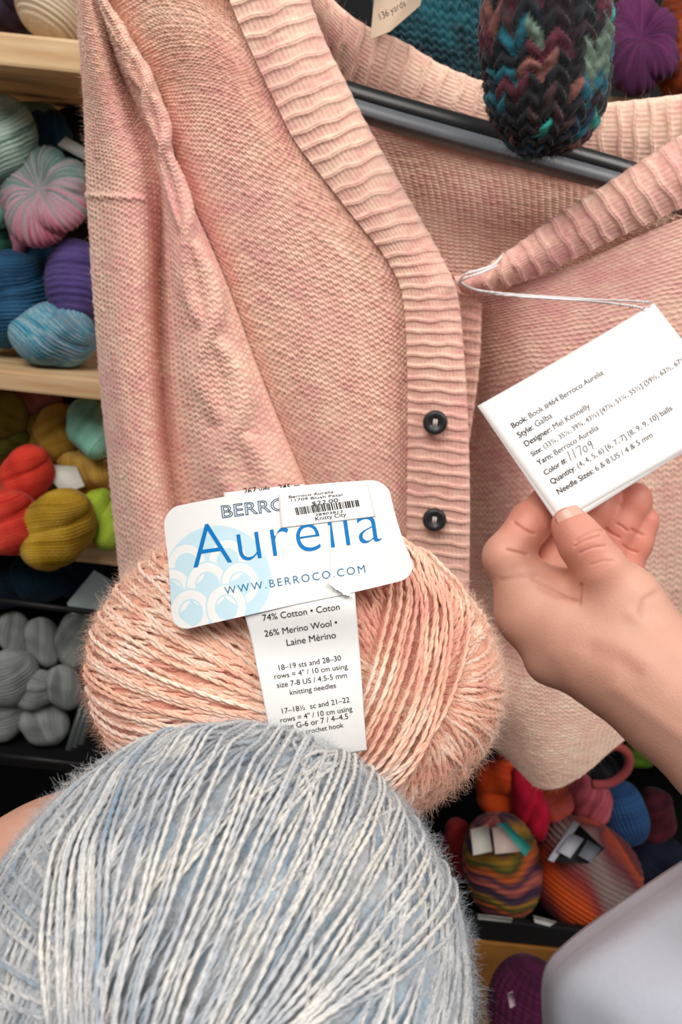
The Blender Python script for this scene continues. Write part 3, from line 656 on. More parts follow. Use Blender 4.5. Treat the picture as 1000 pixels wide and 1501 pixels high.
# right front, pulled back behind the button band, down to its hem
ctrl = [[(640, 415, .535), (690, 428, .515), (760, 415, .507), (850, 385, .505), (950, 340, .503), (1090, 285, .50)],
        [(640, 520, .560), (690, 525, .540), (765, 505, .513), (865, 485, .508), (965, 455, .505), (1095, 420, .50)],
        [(640, 680, .590), (695, 685, .575), (770, 665, .524), (875, 655, .513), (975, 640, .508), (1100, 610, .50)],
        [(645, 850, .595), (700, 850, .580), (765, 850, .525), (875, 840, .515), (985, 815, .512), (1105, 790, .50)],
        [(670, 990, .560), (725, 1000, .520), (785, 1010, .505), (870, 1000, .510), (965, 980, .52), (1085, 940, .52)],
        [(715, 1080, .550), (745, 1095, .515), (788, 1110, .500), (850, 1095, .505), (935, 1050, .52), (1050, 1000, .53)],
        [(738, 1105, .545), (758, 1138, .515), (795, 1158, .503), (846, 1138, .508), (922, 1088, .522), (1040, 1030, .535)]]
def folds(a, b, u, v): return .004 * np.sin(9 * a + 3 * b) * np.clip(b * 2 - .6, 0, 1)
knit_patch('front_panel', ctrl, 46, 120, card_root, front_purl, .0008, 7, 5, folds, (1.5, 0, 0, 2.5), 34, rowbend=lambda a, b: 30 - 5 * a, fuzz=5000)
pairs = [(664, 402, 676, 428), (690, 400, 706, 432), (722, 380, 744, 420), (758, 354, 785, 404), (802, 322, 838, 381), (850, 290, 892, 354), (900, 258, 948, 328), (950, 225, 1003, 303), (1010, 187, 1065, 280), (1080, 150, 1140, 255)]
rb = [0, 1, 2.5, 4.2, 6.3, 8.5, 10.7, 12.8, 15.3, 18.2]
band('button_band', [(bx, by, ax, ay) for ax, ay, bx, by in pairs], rb, .007, [.497, .497] + [.498] * 8, 13, card_root, 1.8, .0017, 35, Yb=[.488, .490, .494, .497, .50, .50, .50, .50, .50, .50])
# the overlapped ribbed band of the right front, below the V
pairs = [(650, 418, 709, 424), (652, 470, 708, 478), (655, 540, 704, 548), (655, 640, 690, 650)]
band('button_band_facing', pairs, [0, 3, 7, 12], .002, [.505, .507, .512, .52], 8, card_root, 1.2, .0011, 36)

# buttons
def button(px, py, r_px, Y):
    d = depth_at(px, py, Y); r = r_px * d / F; c = P(px, py, Y); n = unit(CAM - c + np.array([0.0, 0, .10]))
    n = unit(np.array([-.1, -1.0, .12])); e1 = unit(np.cross(n, [0, 0, 1])); e2 = np.cross(n, e1)
    prof = [(0.0, .30), (.20, .30), (.32, .36), (.55, .52), (.78, .58), (.93, .48), (1.0, .28), (.98, .08), (.85, -.05), (0, -.08)]
    K = 40; a = np.arange(K) * 2 * math.pi / K
    V = np.array([[c + r * (pr * (math.cos(t) * e1 + math.sin(t) * e2) + z * n) for t in a] for pr, z in prof]).reshape(-1, 3)
    b = obj('button', V, [grid_quads(len(prof), K, 0, True)], plain_mat('dark_horn_button', (42, 42, 44), .38, .5, .2, 300), card_root)
    b['label'] = 'dark grey button'
    for s in (-1, 1):                   # pale sewing thread in the middle
        pts = spline(np.array([c + r * (s * .10 * e1 - .30 * e2 + .28 * n), c + r * (s * .10 * e1 + .44 * n), c + r * (s * .10 * e1 + .30 * e2 + .28 * n)]), 9)
        V, q, t3 = tube(pts, r * .085, 6); obj('sewing_thread', V, [q, t3], plain_mat('pale_thread', (222, 210, 205), .8, .2), b)
button(638, 619, 18, .474); button(637, 761, 17.5, .475)

# ================================================================== DARK MULTICOLOURED KNIT + TEAL KNIT
VAR = [S(12, 12, 17), S(30, 14, 24), S(16, 24, 32), S(78, 26, 42), S(18, 84, 100), S(58, 36, 38), S(34, 140, 130), S(116, 72, 66), S(18, 48, 72), S(92, 112, 98)]
def variegated(G, u, v, seed):
    r = np.random.default_rng(seed); nr, ncol = int(v.max()) + 3, int(u.max()) + 4
    tab = np.zeros((nr, 2 * ncol), int); k = 0
    for i in range(nr):
        j = 0
        while j < 2 * ncol:
            run = r.integers(1, 4); k = r.choice(len(VAR), p=[.32, .18, .14, .07, .08, .06, .05, .04, .04, .02]); tab[i, j:j + run] = k; j += run
    c = np.abs((u - np.floor(u)) - .5) * 2
    vv = np.floor(v - .95 * c + .30 * np.sin(np.floor(u) * 2.4) + .5).astype(int)
    cc = np.array(VAR)[tab[np.clip(vv, 0, nr - 1), np.clip((u * 2).astype(int), 0, 2 * ncol - 1)]]
    return cc * (1 + .22 * Waves(900, seed=4)(G))[..., None].clip(.5, 1.7)
def teal_col(G, u, v, seed):
    t = .45 + .22 * Waves(70, seed=9)(G) + .12 * Waves(300, seed=10)(G)
    return mixc([S(0, 32, 40), S(3, 52, 62), S(10, 80, 92)], t)
def chunky(u, v):
    c = np.abs((u - np.floor(u)) - .5) * 2
    row = .5 + .5 * np.cos(2 * math.pi * (v - .95 * c + .30 * np.sin(np.floor(u) * 2.4)))
    return row ** .6 * np.sqrt(np.maximum(0, 1 - (np.abs(c - .5) / .50) ** 2))
def knit_tube(name, centre, radx, rady, nc, nr, fn, amp, colour, seed, label, cat, cap=True, us=9, vs=9):
    """closed hanging knitted tube: centre line (px,py,Y), half width px, depth ratio"""
    cl = np.array(centre, float); k = len(cl)
    Pc = P(cl[:, 0], cl[:, 1], cl[:, 2]); dist = np.array([depth_at(*c) for c in cl]) / F
    NV, NU = nr * vs + 1, nc * us
    C = spline(Pc, NV); W = spline(np.array(radx, float) * dist, NV)
    T = unit(np.gradient(C, axis=0)); X = unit(RT - T * (T @ RT)[:, None]); Z = np.cross(X, T); Z = Z * np.sign(Z @ -FWD)[:, None]
    a = np.linspace(0, 2 * math.pi, NU, endpoint=False) - math.pi / 2
    G = C[:, None] + W[:, None, None] * (np.sin(a)[None, :, None] * X[:, None] * -1 + rady * np.cos(a)[None, :, None] * Z[:, None])
    N = unit(G - C[:, None])
    u, v = np.meshgrid(np.arange(NU) / us, np.linspace(0, nr, NV))
    h = fn(u, v + .10 * np.sin(u * 2.1) ) * amp
    G = G + N * h[..., None]
    o = obj(name, G, [grid_quads(NV, NU, 0, True)], KNIT, None, colour(G, u, v, seed))
    i = np.linspace(0, NV * NU - 1, 9000).astype(int)
    fuzz_obj('fuzz', G.reshape(-1, 3)[i], N.reshape(-1, 3)[i], (colour(G, u, v, seed)).reshape(-1, 3)[i], 5000, .007, .00006, o, .8, seed)
    return tag(o, label, cat)
knit_tube('knitted_sock', [(806, -90, .47), (803, -20, .468), (800, 50, .466), (802, 105, .464), (800, 150, .462), (795, 190, .462), (790, 215, .463), (788, 226, .464), (788, 230, .464)],
          [84, 88, 91, 87, 82, 67, 44, 22, 3], .62, 14, 16, chunky, .0034, variegated, 77, 'dark chunky knit sock tip flecked with teal and burgundy hanging over the hanger', 'knitwear')
ctrl = [[(540 + 55 * j, -70 + 8 * j, .64 + .012 * math.cos(j * 1.3)) for j in range(5)],
        [(545 + 55 * j, 20 + 12 * j, .622 + .010 * math.cos(j * 1.3 + 1)) for j in range(5)],
        [(550 + 55 * j, 95 + 16 * j, .618 + .008 * math.cos(j * 1.3 + 1)) for j in range(5)],
        [(560 + 50 * j, 190 + 16 * j, .63) for j in range(5)]]
o = knit_patch('knitted_scarf', ctrl, 18, 20, None, stock, .0034, 8, 7, None, (1, 1, 0, 1), 41, KNIT, teal_col)
so = o.modifiers.new('thickness', 'SOLIDIFY'); so.thickness = .004; so.offset = -1
tag(o, 'deep teal chunky knit hanging behind the cardigan neckline', 'knitwear')

# kraft price tag with handwriting, top
kt = np.array([(552, -40), (628, -40), (616, 8), (572, 46), (543, 58)], float)
KA, KB, KC = P(552, -40, .545), P(628, -40, .548), P(543, 58, .533)
Kn = unit(np.cross(KB - KA, KC - KA)); Kn = Kn * np.sign(Kn @ (CAM - KA))
def kraft(px, py, lift=0):
    r = ray(px, py); t = ((KA - CAM) @ Kn) / (r @ Kn)
    return CAM + r * t[..., None] + Kn * lift
V = np.vstack([kraft(kt[:, 0], kt[:, 1]), kraft(kt[:, 0], kt[:, 1], -.0006)]); i = np.arange(5)
ktag = obj('paper_tag', V, [i[None], (9 - i)[None], np.stack([i, (i + 1) % 5, 5 + (i + 1) % 5, 5 + i], 1)], PAPER, None, np.broadcast_to(S(196, 172, 150), V.shape), False)
tag(ktag, 'beige paper tag with handwritten 136 yards hanging over the neckband', 'tag')
mb = MB(); put_text(mb, kraft, '136 yards', (556, 31), (596, 8), -.012, 1.0, 0, .0002, 1.25, shear=.25); mb.build('handwriting', INK_BLACK, ktag)

# ================================================================== YARN BALLS
class Ball:
    def __init__(s, px, py, d, sx, sy, sz, rot=0.0):
        ca, sa = math.cos(rot), math.sin(rot)
        vd = unit(ray(px, py)); s.c = D(px, py, d)
        ax = unit(RT - vd * (RT @ vd)); ay = np.cross(ax, vd); ay = ay * np.sign(ay @ UP)
        s.A = np.stack([(ax * ca + ay * sa) * sx, (-ax * sa + ay * ca) * sy, -vd * sz], 1)     # columns
        s.Ai = np.linalg.inv(s.A)
    def sph(s, px, py):                 # unit-sphere point seen at a pixel
        o = s.Ai @ (CAM - s.c); r = ray(px, py) @ s.Ai.T
        a = np.sum(r * r, -1); b = np.sum(r * o, -1); c = o @ o - 1
        disc = np.maximum(b * b - a * c, 0); t = (-b - np.sqrt(disc)) / a
        return unit(o + r * t[..., None])
    def depth(s, px, py):
        q = s.sph(px, py); p = s.c + q @ s.A.T
        return (p - CAM) @ FWD
    def at(s, q, lay=0.0):
        return s.c + (q * (1 + np.asarray(lay)[..., None])) @ s.A.T
    def nrm(s, q): return unit(q @ s.Ai)
def wind(ball, name, pole_px, N, eps, bundle, cols, core_cols, rad, pitch, step, seed, dimple=.10, nlay=.014, spread=.35, blay=.03, core=-.022, arcs=None, alay=.002, atone=.52):
    r = np.random.default_rng(seed); mb = MB()
    pole = unit(np.array(pole_px, float)) if len(pole_px) == 3 else ball.sph(*[np.array(float(x)) for x in pole_px])
    e1 = unit(np.cross(pole, [0.2, 1, 0.1])); e2 = np.cross(pole, e1)
    ns, h = [], []
    for i in range(N):
        f = i * math.pi * 0.61803 * 2 + r.normal() * .03; ep = r.normal() * eps
        ns.append(math.cos(ep) * (math.cos(f) * e1 + math.sin(f) * e2) + math.sin(ep) * pole); h.append(r.uniform(-1, 1) * nlay)
    nb = 0
    for (a0, a1, b0, b1, cnt) in bundle:
        for k in range(cnt):
            f = (k + r.uniform(-.3, .3)) / max(1, cnt - 1)
            q1 = ball.sph(np.array(a0[0] + (a1[0] - a0[0]) * f + r.normal() * 2.5), np.array(a0[1] + (a1[1] - a0[1]) * f))
            q2 = ball.sph(np.array(b0[0] + (b1[0] - b0[0]) * f + r.normal() * 4), np.array(b0[1] + (b1[1] - b0[1]) * f))
            ns.append(unit(np.cross(q1, q2))); h.append(blay + r.uniform(-1, 1) * .012); nb += 1
    ns = np.array(ns); h = np.array(h); n = len(ns)
    size = np.abs(ball.A).max() if False else np.linalg.norm(ball.A, axis=0).max()
    m = int(2 * math.pi * size / step)
    th = np.linspace(0, 2 * math.pi, m)
    ref = unit(np.array([.21, .33, .92])); u1 = unit(np.cross(ns, ref)); u2 = np.cross(ns, u1)
    q = np.cos(th)[None, :, None] * u1[:, None] + np.sin(th)[None, :, None] * u2[:, None]
    wob = Waves(5, seed=seed + 1); w2 = Waves(16, seed=seed + 2)
    off = .010 * wob(q + h[:, None, None] * 4) + .003 * w2(q * 1.0 + h[:, None, None] * 60)
    q = unit(q + ns[:, None] * off[..., None])
    ang = np.arccos(np.clip(q @ pole, -1, 1)); ang2 = math.pi - ang
    dim = dimple * (np.exp(-(ang / spread) ** 2) + np.exp(-(ang2 / spread) ** 2))
    lay = h[:, None] - dim + .008 * w2(q) 
    isb = np.arange(n) >= n - nb
    lay[isb] += .6 * dim[isb]
    C = ball.at(q, lay); Nn = ball.nrm(q)
    tone = r.normal(size=(n, 1)) * .16 + .10 * Waves(4, seed=seed + 3)(q) + .12 * Waves(24, seed=seed + 4)(q) + .62
    tone = tone + isb[:, None] * .08
    ply_strands(mb, C, Nn, mixc(cols, tone), rad, pitch)
    if arcs:
        QA = []
        for (a0, b0) in arcs:
            f = np.linspace(0, 1, 160)[:, None]; qa, qb = ball.sph(np.array(float(a0[0])), np.array(float(a0[1]))), ball.sph(np.array(float(b0[0])), np.array(float(b0[1])))
            QA.append(unit(qa * (1 - f) + qb * f))
        QA = np.array(QA); na = len(QA); f = np.linspace(0, 1, 160)
        la = alay + r.uniform(-.008, .010, (na, 1)) - .05 * np.clip((f - .92) / .08, 0, 1) ** 2 - .05 * np.clip((.06 - f) / .06, 0, 1) ** 2
        QA = unit(QA + np.cross(QA, pole) * (.004 * w2(QA))[..., None])
        ta = r.normal(size=(na, 1)) * .16 + .10 * Waves(24, seed=seed + 4)(QA) + atone
        ply_strands(mb, ball.at(QA, la), ball.nrm(QA), mixc(cols, ta), rad, pitch)
    # fibrous core beneath the strands
    t = np.linspace(0, math.pi, 110)[:, None]; p = np.linspace(0, 2 * math.pi, 160, endpoint=False)[None]
    qc = np.cos(t)[..., None] * pole + (np.sin(t) * np.cos(p))[..., None] * e1 + (np.sin(t) * np.sin(p))[..., None] * e2
    a1 = np.arccos(np.clip(qc @ pole, -1, 1)); dm = dimple * (np.exp(-(a1 / spread) ** 2) + np.exp(-((math.pi - a1) / spread) ** 2))
    G = ball.at(qc, core - dm + .006 * Waves(60, seed=2)(qc))
    cc = mixc(core_cols, .5 + .3 * Waves(4, seed=seed + 3)(qc) + .15 * Waves(30, seed=8)(qc))
    mb.add(G.reshape(-1, 3), grid_quads(110, 160, 0, True), None, cc.reshape(-1, 3))
    o = mb.build(name, YARN)
    return o, pole
PINK = Ball(436, 984, .292, .0795, .0595, .052, -0.10)
SIDE = []
_ra = np.random.default_rng(78)
_s = spline(np.array([(400, 775), (290, 770), (205, 792), (158, 850), (134, 930), (132, 1000), (150, 1075), (200, 1130)], float), 46)
_e = spline(np.array([(352, 905), (362, 935), (372, 975), (384, 1010), (394, 1040), (402, 1062), (412, 1085), (425, 1120)], float), 46)
for a0, b0 in zip(_s, _e):
    j = _ra.normal(size=4) * 4; SIDE.append(((a0[0] + j[0], a0[1] + j[1]), (b0[0] + 40 + j[2], b0[1] + 14 + j[3])))
pink, pole = wind(PINK, 'yarn_ball', (598, 1012), 185, .07,
    [((575, 850), (640, 840), (470, 1120), (560, 1135), 10), ((600, 850), (628, 850), (540, 1130), (585, 1130), 5)],
    [S(228, 158, 146), S(238, 178, 156), S(244, 194, 168), S(250, 216, 196), S(253, 228, 212)], [S(226, 156, 142), S(240, 184, 158), S(238, 172, 156)],
    .00058, .0096, .0014, 101, dimple=.10, spread=.30, blay=.05, core=-.004, arcs=SIDE, alay=.020, atone=.64)
tag(pink, 'fuzzy peach pink ball of yarn wearing a white paper label, behind the blue ball', 'yarn')
LEFT = []
_ra = np.random.default_rng(77)
for (a0, b0) in zip([(30, 1120), (0, 1150), (-30, 1185), (-55, 1215), (-65, 1250), (-75, 1290), (-82, 1340), (-85, 1395), (-85, 1440)], [(104, 1225), (96, 1275), (94, 1320), (92, 1355), (90, 1400), (86, 1425), (82, 1455), (80, 1475), (78, 1490)]):
    for k in range(2): j = _ra.normal(size=4) * 7; LEFT.append(((a0[0] + j[0], a0[1] + j[1]), (b0[0] + j[2] * .6, b0[1] + j[3])))
BLUE = Ball(326, 1446, .186, .0620, .0628, .057, 0.0)
blue, bpole = wind(BLUE, 'yarn_ball', (-.50, -.84, .18), 150, .16,
    [((84, 1498), (190, 1490), (160, 1140), (335, 1085), 9), ((190, 1490), (345, 1498), (335, 1085), (510, 1140), 13), ((345, 1498), (480, 1498), (510, 1140), (676, 1320), 14), ((70, 1500), (150, 1495), (112, 1215), (205, 1120), 11), ],
    [S(134, 158, 180), S(162, 172, 182), S(188, 191, 196), S(210, 209, 208), S(222, 218, 211)], [S(160, 167, 175), S(180, 184, 188), S(152, 174, 192), S(184, 186, 188)],
    
    .00037, .0064, .0011, 202, dimple=.08, spread=.35, blay=.022, nlay=.012, core=-.010, arcs=LEFT)
tag(blue, 'large fuzzy pale blue-grey ball of yarn in the foreground', 'yarn')
def halo(ball, parent, cols, n, length, rad, seed, lift=.55):
    r = np.random.default_rng(seed); q = unit(r.normal(size=(n, 3)))
    X = ball.at(q, r.uniform(-.01, .036, n)); N = ball.nrm(q)
    c = mixc(cols, .5 + .3 * Waves(4, seed=seed)(q) + .15 * r.normal(size=n))
    return fuzz_obj('fuzz', X, N, c, n, length, rad, parent, lift, seed, 5, 1.3)
halo(PINK, pink, [S(232, 164, 146), S(243, 192, 166), S(253, 226, 208)], 75000, .0050, .00004, 5, .30)
halo(BLUE, blue, [S(146, 158, 170), S(184, 189, 195), S(216, 216, 216)], 105000, .0040, .00003, 6, .30)

# ------------------------------------------------------------------ paper label round the pink ball
def plate_d(px, py):
    return .2335 + .0125 * ((px - 420) / 180) ** 2 + .006 * (880 - py) / 140 + .0015 * np.sin((px - 300) / 55.0) * 0.3
def strip_d(px, py):
    b = PINK.depth(px, py) - .0062; p = plate_d(px, py) + .0004
    w = np.clip((py - 885) / 90, 0, 1); w = w * w * (3 - 2 * w)
    return p * (1 - w) + b * w
def label_surf(px, py, lift=0.0):
    px = np.asarray(px, float); py = np.asarray(py, float)
    inplate = py < 925 - (px - 252) * 0.172
    d = np.where(inplate, plate_d(px, py), strip_d(px, py))
    return D(px, py, d - lift)
def plate_surf(px, py, lift=0.0): return D(px, py, plate_d(np.asarray(px, float), np.asarray(py, float)) - lift)
def strip_surf(px, py, lift=0.0): return D(px, py, strip_d(np.asarray(px, float), np.asarray(py, float)) - lift)
NU, NV = 760, 420
s, t = np.meshgrid(np.linspace(0, 1, NU), np.linspace(0, 1, NV))
TL, TR, BL, BR = map(np.array, ((237., 744.), (568., 701.), (252., 927.), (613., 845.)))
W_, H_ = 350.0, 172.0; rc = 27.0
yy = t * H_; ins = np.where(yy < rc, rc - np.sqrt(np.maximum(0, rc ** 2 - (rc - yy) ** 2)), np.where(yy > H_ - rc, rc - np.sqrt(np.maximum(0, rc ** 2 - (yy - H_ + rc) ** 2)), 0.0))
s2 = ins / W_ + s * (1 - 2 * ins / W_)
XY = ((1 - s2) * (1 - t))[..., None] * TL + (s2 * (1 - t))[..., None] * TR + ((1 - s2) * t)[..., None] * BL + (s2 * t)[..., None] * BR
XY[..., 1] += 8 * (1 - t) * np.abs(s2 - .55) ** 2 * 1.0 - 6 * np.sin(math.pi * s2) * (1 - t) + 10 * np.sin(math.pi * s2) * t * (s2 > .5) * (s2 - .5)
XY[..., 0] += -5 * np.sin(math.pi * t) * s2 + 3 * np.sin(math.pi * t) * (1 - s2)
px, py = XY[..., 0], XY[..., 1]
white = S(239, 238, 237); colr = np.broadcast_to(white, px.shape + (3,)).copy()
R = np.hypot(px - 319, (py - 849)); disc = np.clip((79 - R) / 1.0, 0, 1)
pale = S(198, 226, 238)
ringm = np.zeros_like(R)
for (cx, cy, rr, w) in [(274, 830, 24, 11), (334, 822, 23, 11), (252, 868, 25, 12), (304, 858, 25, 12), (352, 856, 23, 11), (280, 898, 25, 12), (332, 890, 24, 12)]:
    rg = np.hypot((px - cx) * 1.06, (py - cy) * .94)
    ringm = ringm * (1 - np.clip(w / 2 + 3.0 - np.abs(rg - rr), 0, 1)); ringm = np.maximum(ringm, np.clip(w / 2 + .5 - np.abs(rg - rr), 0, 1))
mask = disc * (1 - ringm)
colr = colr * (1 - mask[..., None]) + pale * mask[..., None]
crease = np.exp(-((px - 484 - (py - 800) * .05) / 1.2) ** 2) * (py > 770) * .0004
G = plate_surf(px, py, crease)
lab = obj('paper_label', G, [facing(G, grid_quads(NV, NU))], PAPER, pink, colr)
lab['label'] = 'white paper label with blue lettering'
so = lab.modifiers.new('thickness', 'SOLIDIFY'); so.thickness = .0003; so.offset = 1 if False else -1
# strip running down the front of the ball
t = np.linspace(0, 1, 120); lx = np.interp(t, [0, .2, .5, .8, 1], [352, 366, 381, 395, 408]); ly = np.interp(t, [0, 1], [880, 1120])
rx = np.interp(t, [0, .2, .5, .8, 1], [519, 523, 529, 534, 538]); ry = np.interp(t, [0, 1], [850, 1100])
f = np.linspace(0, 1, 60)
px = lx[:, None] + (rx - lx)[:, None] * f; py = ly[:, None] + (ry - ly)[:, None] * f
G = strip_surf(px, py, 0)
st = obj('label_strip', G, [facing(G, grid_quads(120, 60))], PAPER, pink, np.broadcast_to(white, G.shape))
so = st.modifiers.new('thickness', 'SOLIDIFY'); so.thickness = .0003
# layer of the band seen behind the plate's top edge
px, py = np.meshgrid(np.linspace(328, 446, 20), np.linspace(0, 1, 8)); py = 722 - (px - 328) * .105 + py * 60
G = plate_surf(px, py, -.004); o = obj('label_strip', G, [facing(G, grid_quads(8, 20))], PAPER, pink, np.broadcast_to(white, G.shape))
so = o.modifiers.new('thickness', 'SOLIDIFY'); so.thickness = .0003
mb = MB(); put_text(mb, lambda a, b, l=0: plate_surf(a, b, l - .004), '267 yds - 245 m', (357, 724.5), (440, 716), .004, 1.0, 0, .0004); mb.build('lettering', INK_BLACK, o)
# torn paper edge
tx = np.linspace(483, 516, 26); ty = np.interp(tx, [483, 492, 500, 508, 516], [855, 861, 868, 871, 873])
r2 = np.random.default_rng(4); V = []
for k in range(26): V += [plate_surf(tx[k], ty[k] - 3 + r2.normal() * .6, .0003), plate_surf(tx[k], ty[k] + 1.5 + r2.normal() * 1.0, .0016)]
obj('torn_edge', np.array(V), [np.array([[2 * k, 2 * k + 2, 2 * k + 3, 2 * k + 1] for k in range(25)])], PAPER, lab, np.broadcast_to(S(250, 248, 246), (52, 3)))
# lettering
mb = MB()
put_text(mb, plate_surf, 'Aurelia', (282, 833.5), (561, 793), -.014, 1.06, 0, .00015, 1.0)
mb.build('lettering', INK_BLUE, lab)['label'] = 'blue word Aurelia'
mb = MB()
put_text(mb, plate_surf, 'WWW.BERROCO.COM', (330, 871.5), (536, 839), -.006, 1.32, 0, .00015, 1.0)
mb.build('web_address', INK_TEAL, lab)['label'] = 'web address in slate blue'
mb = MB()
put_text(mb, plate_surf, 'BERROCO', (324, 759.5), (472, 740.5), -.004, 1.0, .020, .00012, .8)
mb.build('maker_name', INK_TEAL, lab)['label'] = 'outlined maker name in slate blue'
mb = MB()
for txt, a, b, off in [
    ('74% Cotton • Coton', (385, 910.5), (498.5, 893.5), 0), ('26% Merino Wool •', (388, 933.5), (495, 916.5), 0), ('Laine Mérino', (420, 947), (493, 935), 0),
    ('18–19 sts and 28–30', (407, 983), (500.5, 968), 0), ('rows = 4" / 10 cm using', (402, 995.5), (510, 980), 0), ('size 7-8 US / 4.5-5 mm', (406, 1008.5), (509, 993), 0), ('knitting needles', (425, 1019), (493, 1008), 0),
    ('17–18½  sc and 21–22', (412, 1046.5), (513, 1029), 0), ('rows = 4" / 10 cm using', (411, 1059.5), (517, 1042), 0), ('size G-6 or 7 / 4–4.5', (414, 1070.5), (511, 1053.5), 0), ('mm crochet hook', (430, 1079), (504, 1066), 0)]:
    put_text(mb, strip_surf, txt, a, b, off, 1.0, 0, .00015)
mb.build('lettering', INK_BLACK, st)['label'] = 'black fibre content and gauge text'
# price sticker
cs = np.array([(408, 725), (538, 705), (551, 757), (412, 774)], float)
f = np.linspace(0, 1, 24); a, b = np.meshgrid(f, f)
q = ((1 - a) * (1 - b))[..., None] * cs[0] + (a * (1 - b))[..., None] * cs[1] + (a * b)[..., None] * cs[2] + ((1 - a) * b)[..., None] * cs[3]
G = plate_surf(q[..., 0], q[..., 1], .00035)
ps = obj('price_sticker', G, [facing(G, grid_quads(24, 24))], PAPER, lab, np.broadcast_to(S(247, 245, 243), G.shape)); ps['label'] = 'white price sticker with barcode'
so = ps.modifiers.new('thickness', 'SOLIDIFY'); so.thickness = .00015
mb = MB()
for txt, a, b, off in [('Berroco Aurelia', (423, 730.5), (489, 722.5), .55), ('11709 Blush Petal', (425, 735.4), (502, 726.8), .48), ('$22.00', (457, 741), (496, 735.5), .55), ('28403812', (462, 756.5), (503, 751), .5), ('Knitty City', (462, 763.5), (508, 756.5), .8)]:
    put_text(mb, plate_surf, txt, a, b, .004, 1.0, 0, .00048, off)
r3 = np.random.default_rng(12); x = 0.0
bq = np.array([(432, 744), (526, 732.5), (528, 742), (435, 755)], float)
while x < 1:
    w = r3.choice([.008, .014, .022]); 
    for_q = []
    for (aa, bb) in ((x, 0), (min(1, x + w), 0), (min(1, x + w), 1), (x, 1)):
        for_q.append((1 - aa) * (1 - bb) * bq[0] + aa * (1 - bb) * bq[1] + aa * bb * bq[2] + (1 - aa) * bb * bq[3])
    for_q = np.array(for_q); mb.add(plate_surf(for_q[:, 0], for_q[:, 1], .00048), [[0, 1, 2, 3]]); x += w + r3.choice([.008, .012, .018])
mb.build('printing', INK_BLACK, lab)['label'] = 'black price text and barcode'

# ================================================================== PATTERN CARD
CA, CB, CC = D(700, 595, .352), D(962, 440, .362), D(823, 775, .338)
Cn = unit(np.cross(CB - CA, CC - CA)); Cn = Cn * np.sign(Cn @ (CAM - CA))
def card(px, py, lift=0.0):
    r = ray(px, py); t = ((CA - CAM) @ Cn) / (r @ Cn)
    p = CAM + r * t[..., None]
    w = (p - CA) @ unit(CB - CA)
    return p + Cn * (lift - .004 * np.sin(np.clip(w / .14, 0, 1) * math.pi))[..., None]
def sheet(name, o4, lift, cl, n=30):
    o4 = np.array(o4, float); f = np.linspace(0, 1, n); a, b = np.meshgrid(f, f)
    q = ((1 - a) * (1 - b))[..., None] * o4[0] + (a * (1 - b))[..., None] * o4[1] + (a * b)[..., None] * o4[2] + ((1 - a) * b)[..., None] * o4[3]
    G = card(q[..., 0], q[..., 1], np.full(q.shape[:2], lift))
    o = obj(name, G, [facing(G, grid_quads(n, n))], PAPER, None, np.broadcast_to(S(*cl), G.shape))
    so = o.modifiers.new('thickness', 'SOLIDIFY'); so.thickness = .0002
    return o
A4 = np.array([(700, 595), (962, 440), (1092, 606), (823, 775)], float)
pc = sheet('pattern_card', A4, 0.0, (228, 226, 226))
tag(pc, 'white printed pattern card tied to the cardigan and held between thumb and fingers', 'card')
fr = sheet('front_leaf', [(707, 603.5), (956, 453), (1084, 612), (823, 764)], .0003, (234, 232, 232))
fr.parent = pc
mb = MB()
L = [('Book:', 'Book: Book #464 Berroco Aurelia', (752, 628), (889, 544)), ('Style:', 'Style: Galba', (761.5, 642), (812, 609.5)), ('Designer:', 'Designer: Mel Kennelly', (771, 655), (869, 594)),
     ('Size:', 'Size: (33¾, 35½, 39¾, 43½) [47¼, 51¼, 55½] {59½, 63½, 67½}', (781, 669), (1013, 522)), ('Yarn:', 'Yarn: Berroco Aurelia', (790.5, 682), (881.5, 626)), ('Color #:', 'Color #:', (800, 697), (833, 675.5)),
     ('Quantity:', 'Quantity: (4, 4, 5, 6) [6, 7, 7] {8, 9, 9, 10} balls', (809.5, 710), (991, 596.5)), ('Needle Sizes:', 'Needle Sizes: 6 & 8 US / 4 & 5 mm', (819, 725), (962, 636.5))]
for pre, txt, a, b in L: put_text(mb, card, txt, a, b, 0, 1.0, 0, .00045)
mb.build('lettering', INK_GREY, fr)
mb = MB()
for pre, txt, a, b in L:
    V, T = text2d(txt); Vp, T2 = text2d(pre); k = Vp[:, 0].max() / V[:, 0].max(); a = np.array(a, float); b = np.array(b, float)
    put_text(mb, card, pre, a, a + (b - a) * k, .008, 1.0, 0, .0005)
mb.build('lettering', INK_BLACK, fr)['label'] = 'bold field names'
mb = MB()
def hw(pts, o, sc=1.0):
    dx, dy = np.array([.86, -.51]), np.array([.42, .91]); p = np.array([np.array(o) + sc * (x * dx + y * dy) for x, y in pts])
    stroke(mb, card, spline(p, 24), 1.0, .0005)
hw([(1, -15), (.5, -8), (0, 0)], (839, 674)); hw([(1, -15), (.5, -8), (0, 0)], (846, 670))
hw([(-4, -13), (0, -14), (3, -13), (1, -7), (-1, 0)], (855, 665)); hw([(0, -9), (-3, -6), (-2, -1), (1, 0), (3, -4), (2, -8), (0, -9)], (862, 660))
hw([(3, -11), (0, -12), (-2, -9), (0, -6), (3, -9), (3, -11), (3, -5), (2, 1)], (870, 656))
mb.build('handwriting', INK_GREY, fr)['label'] = 'handwritten 11709'
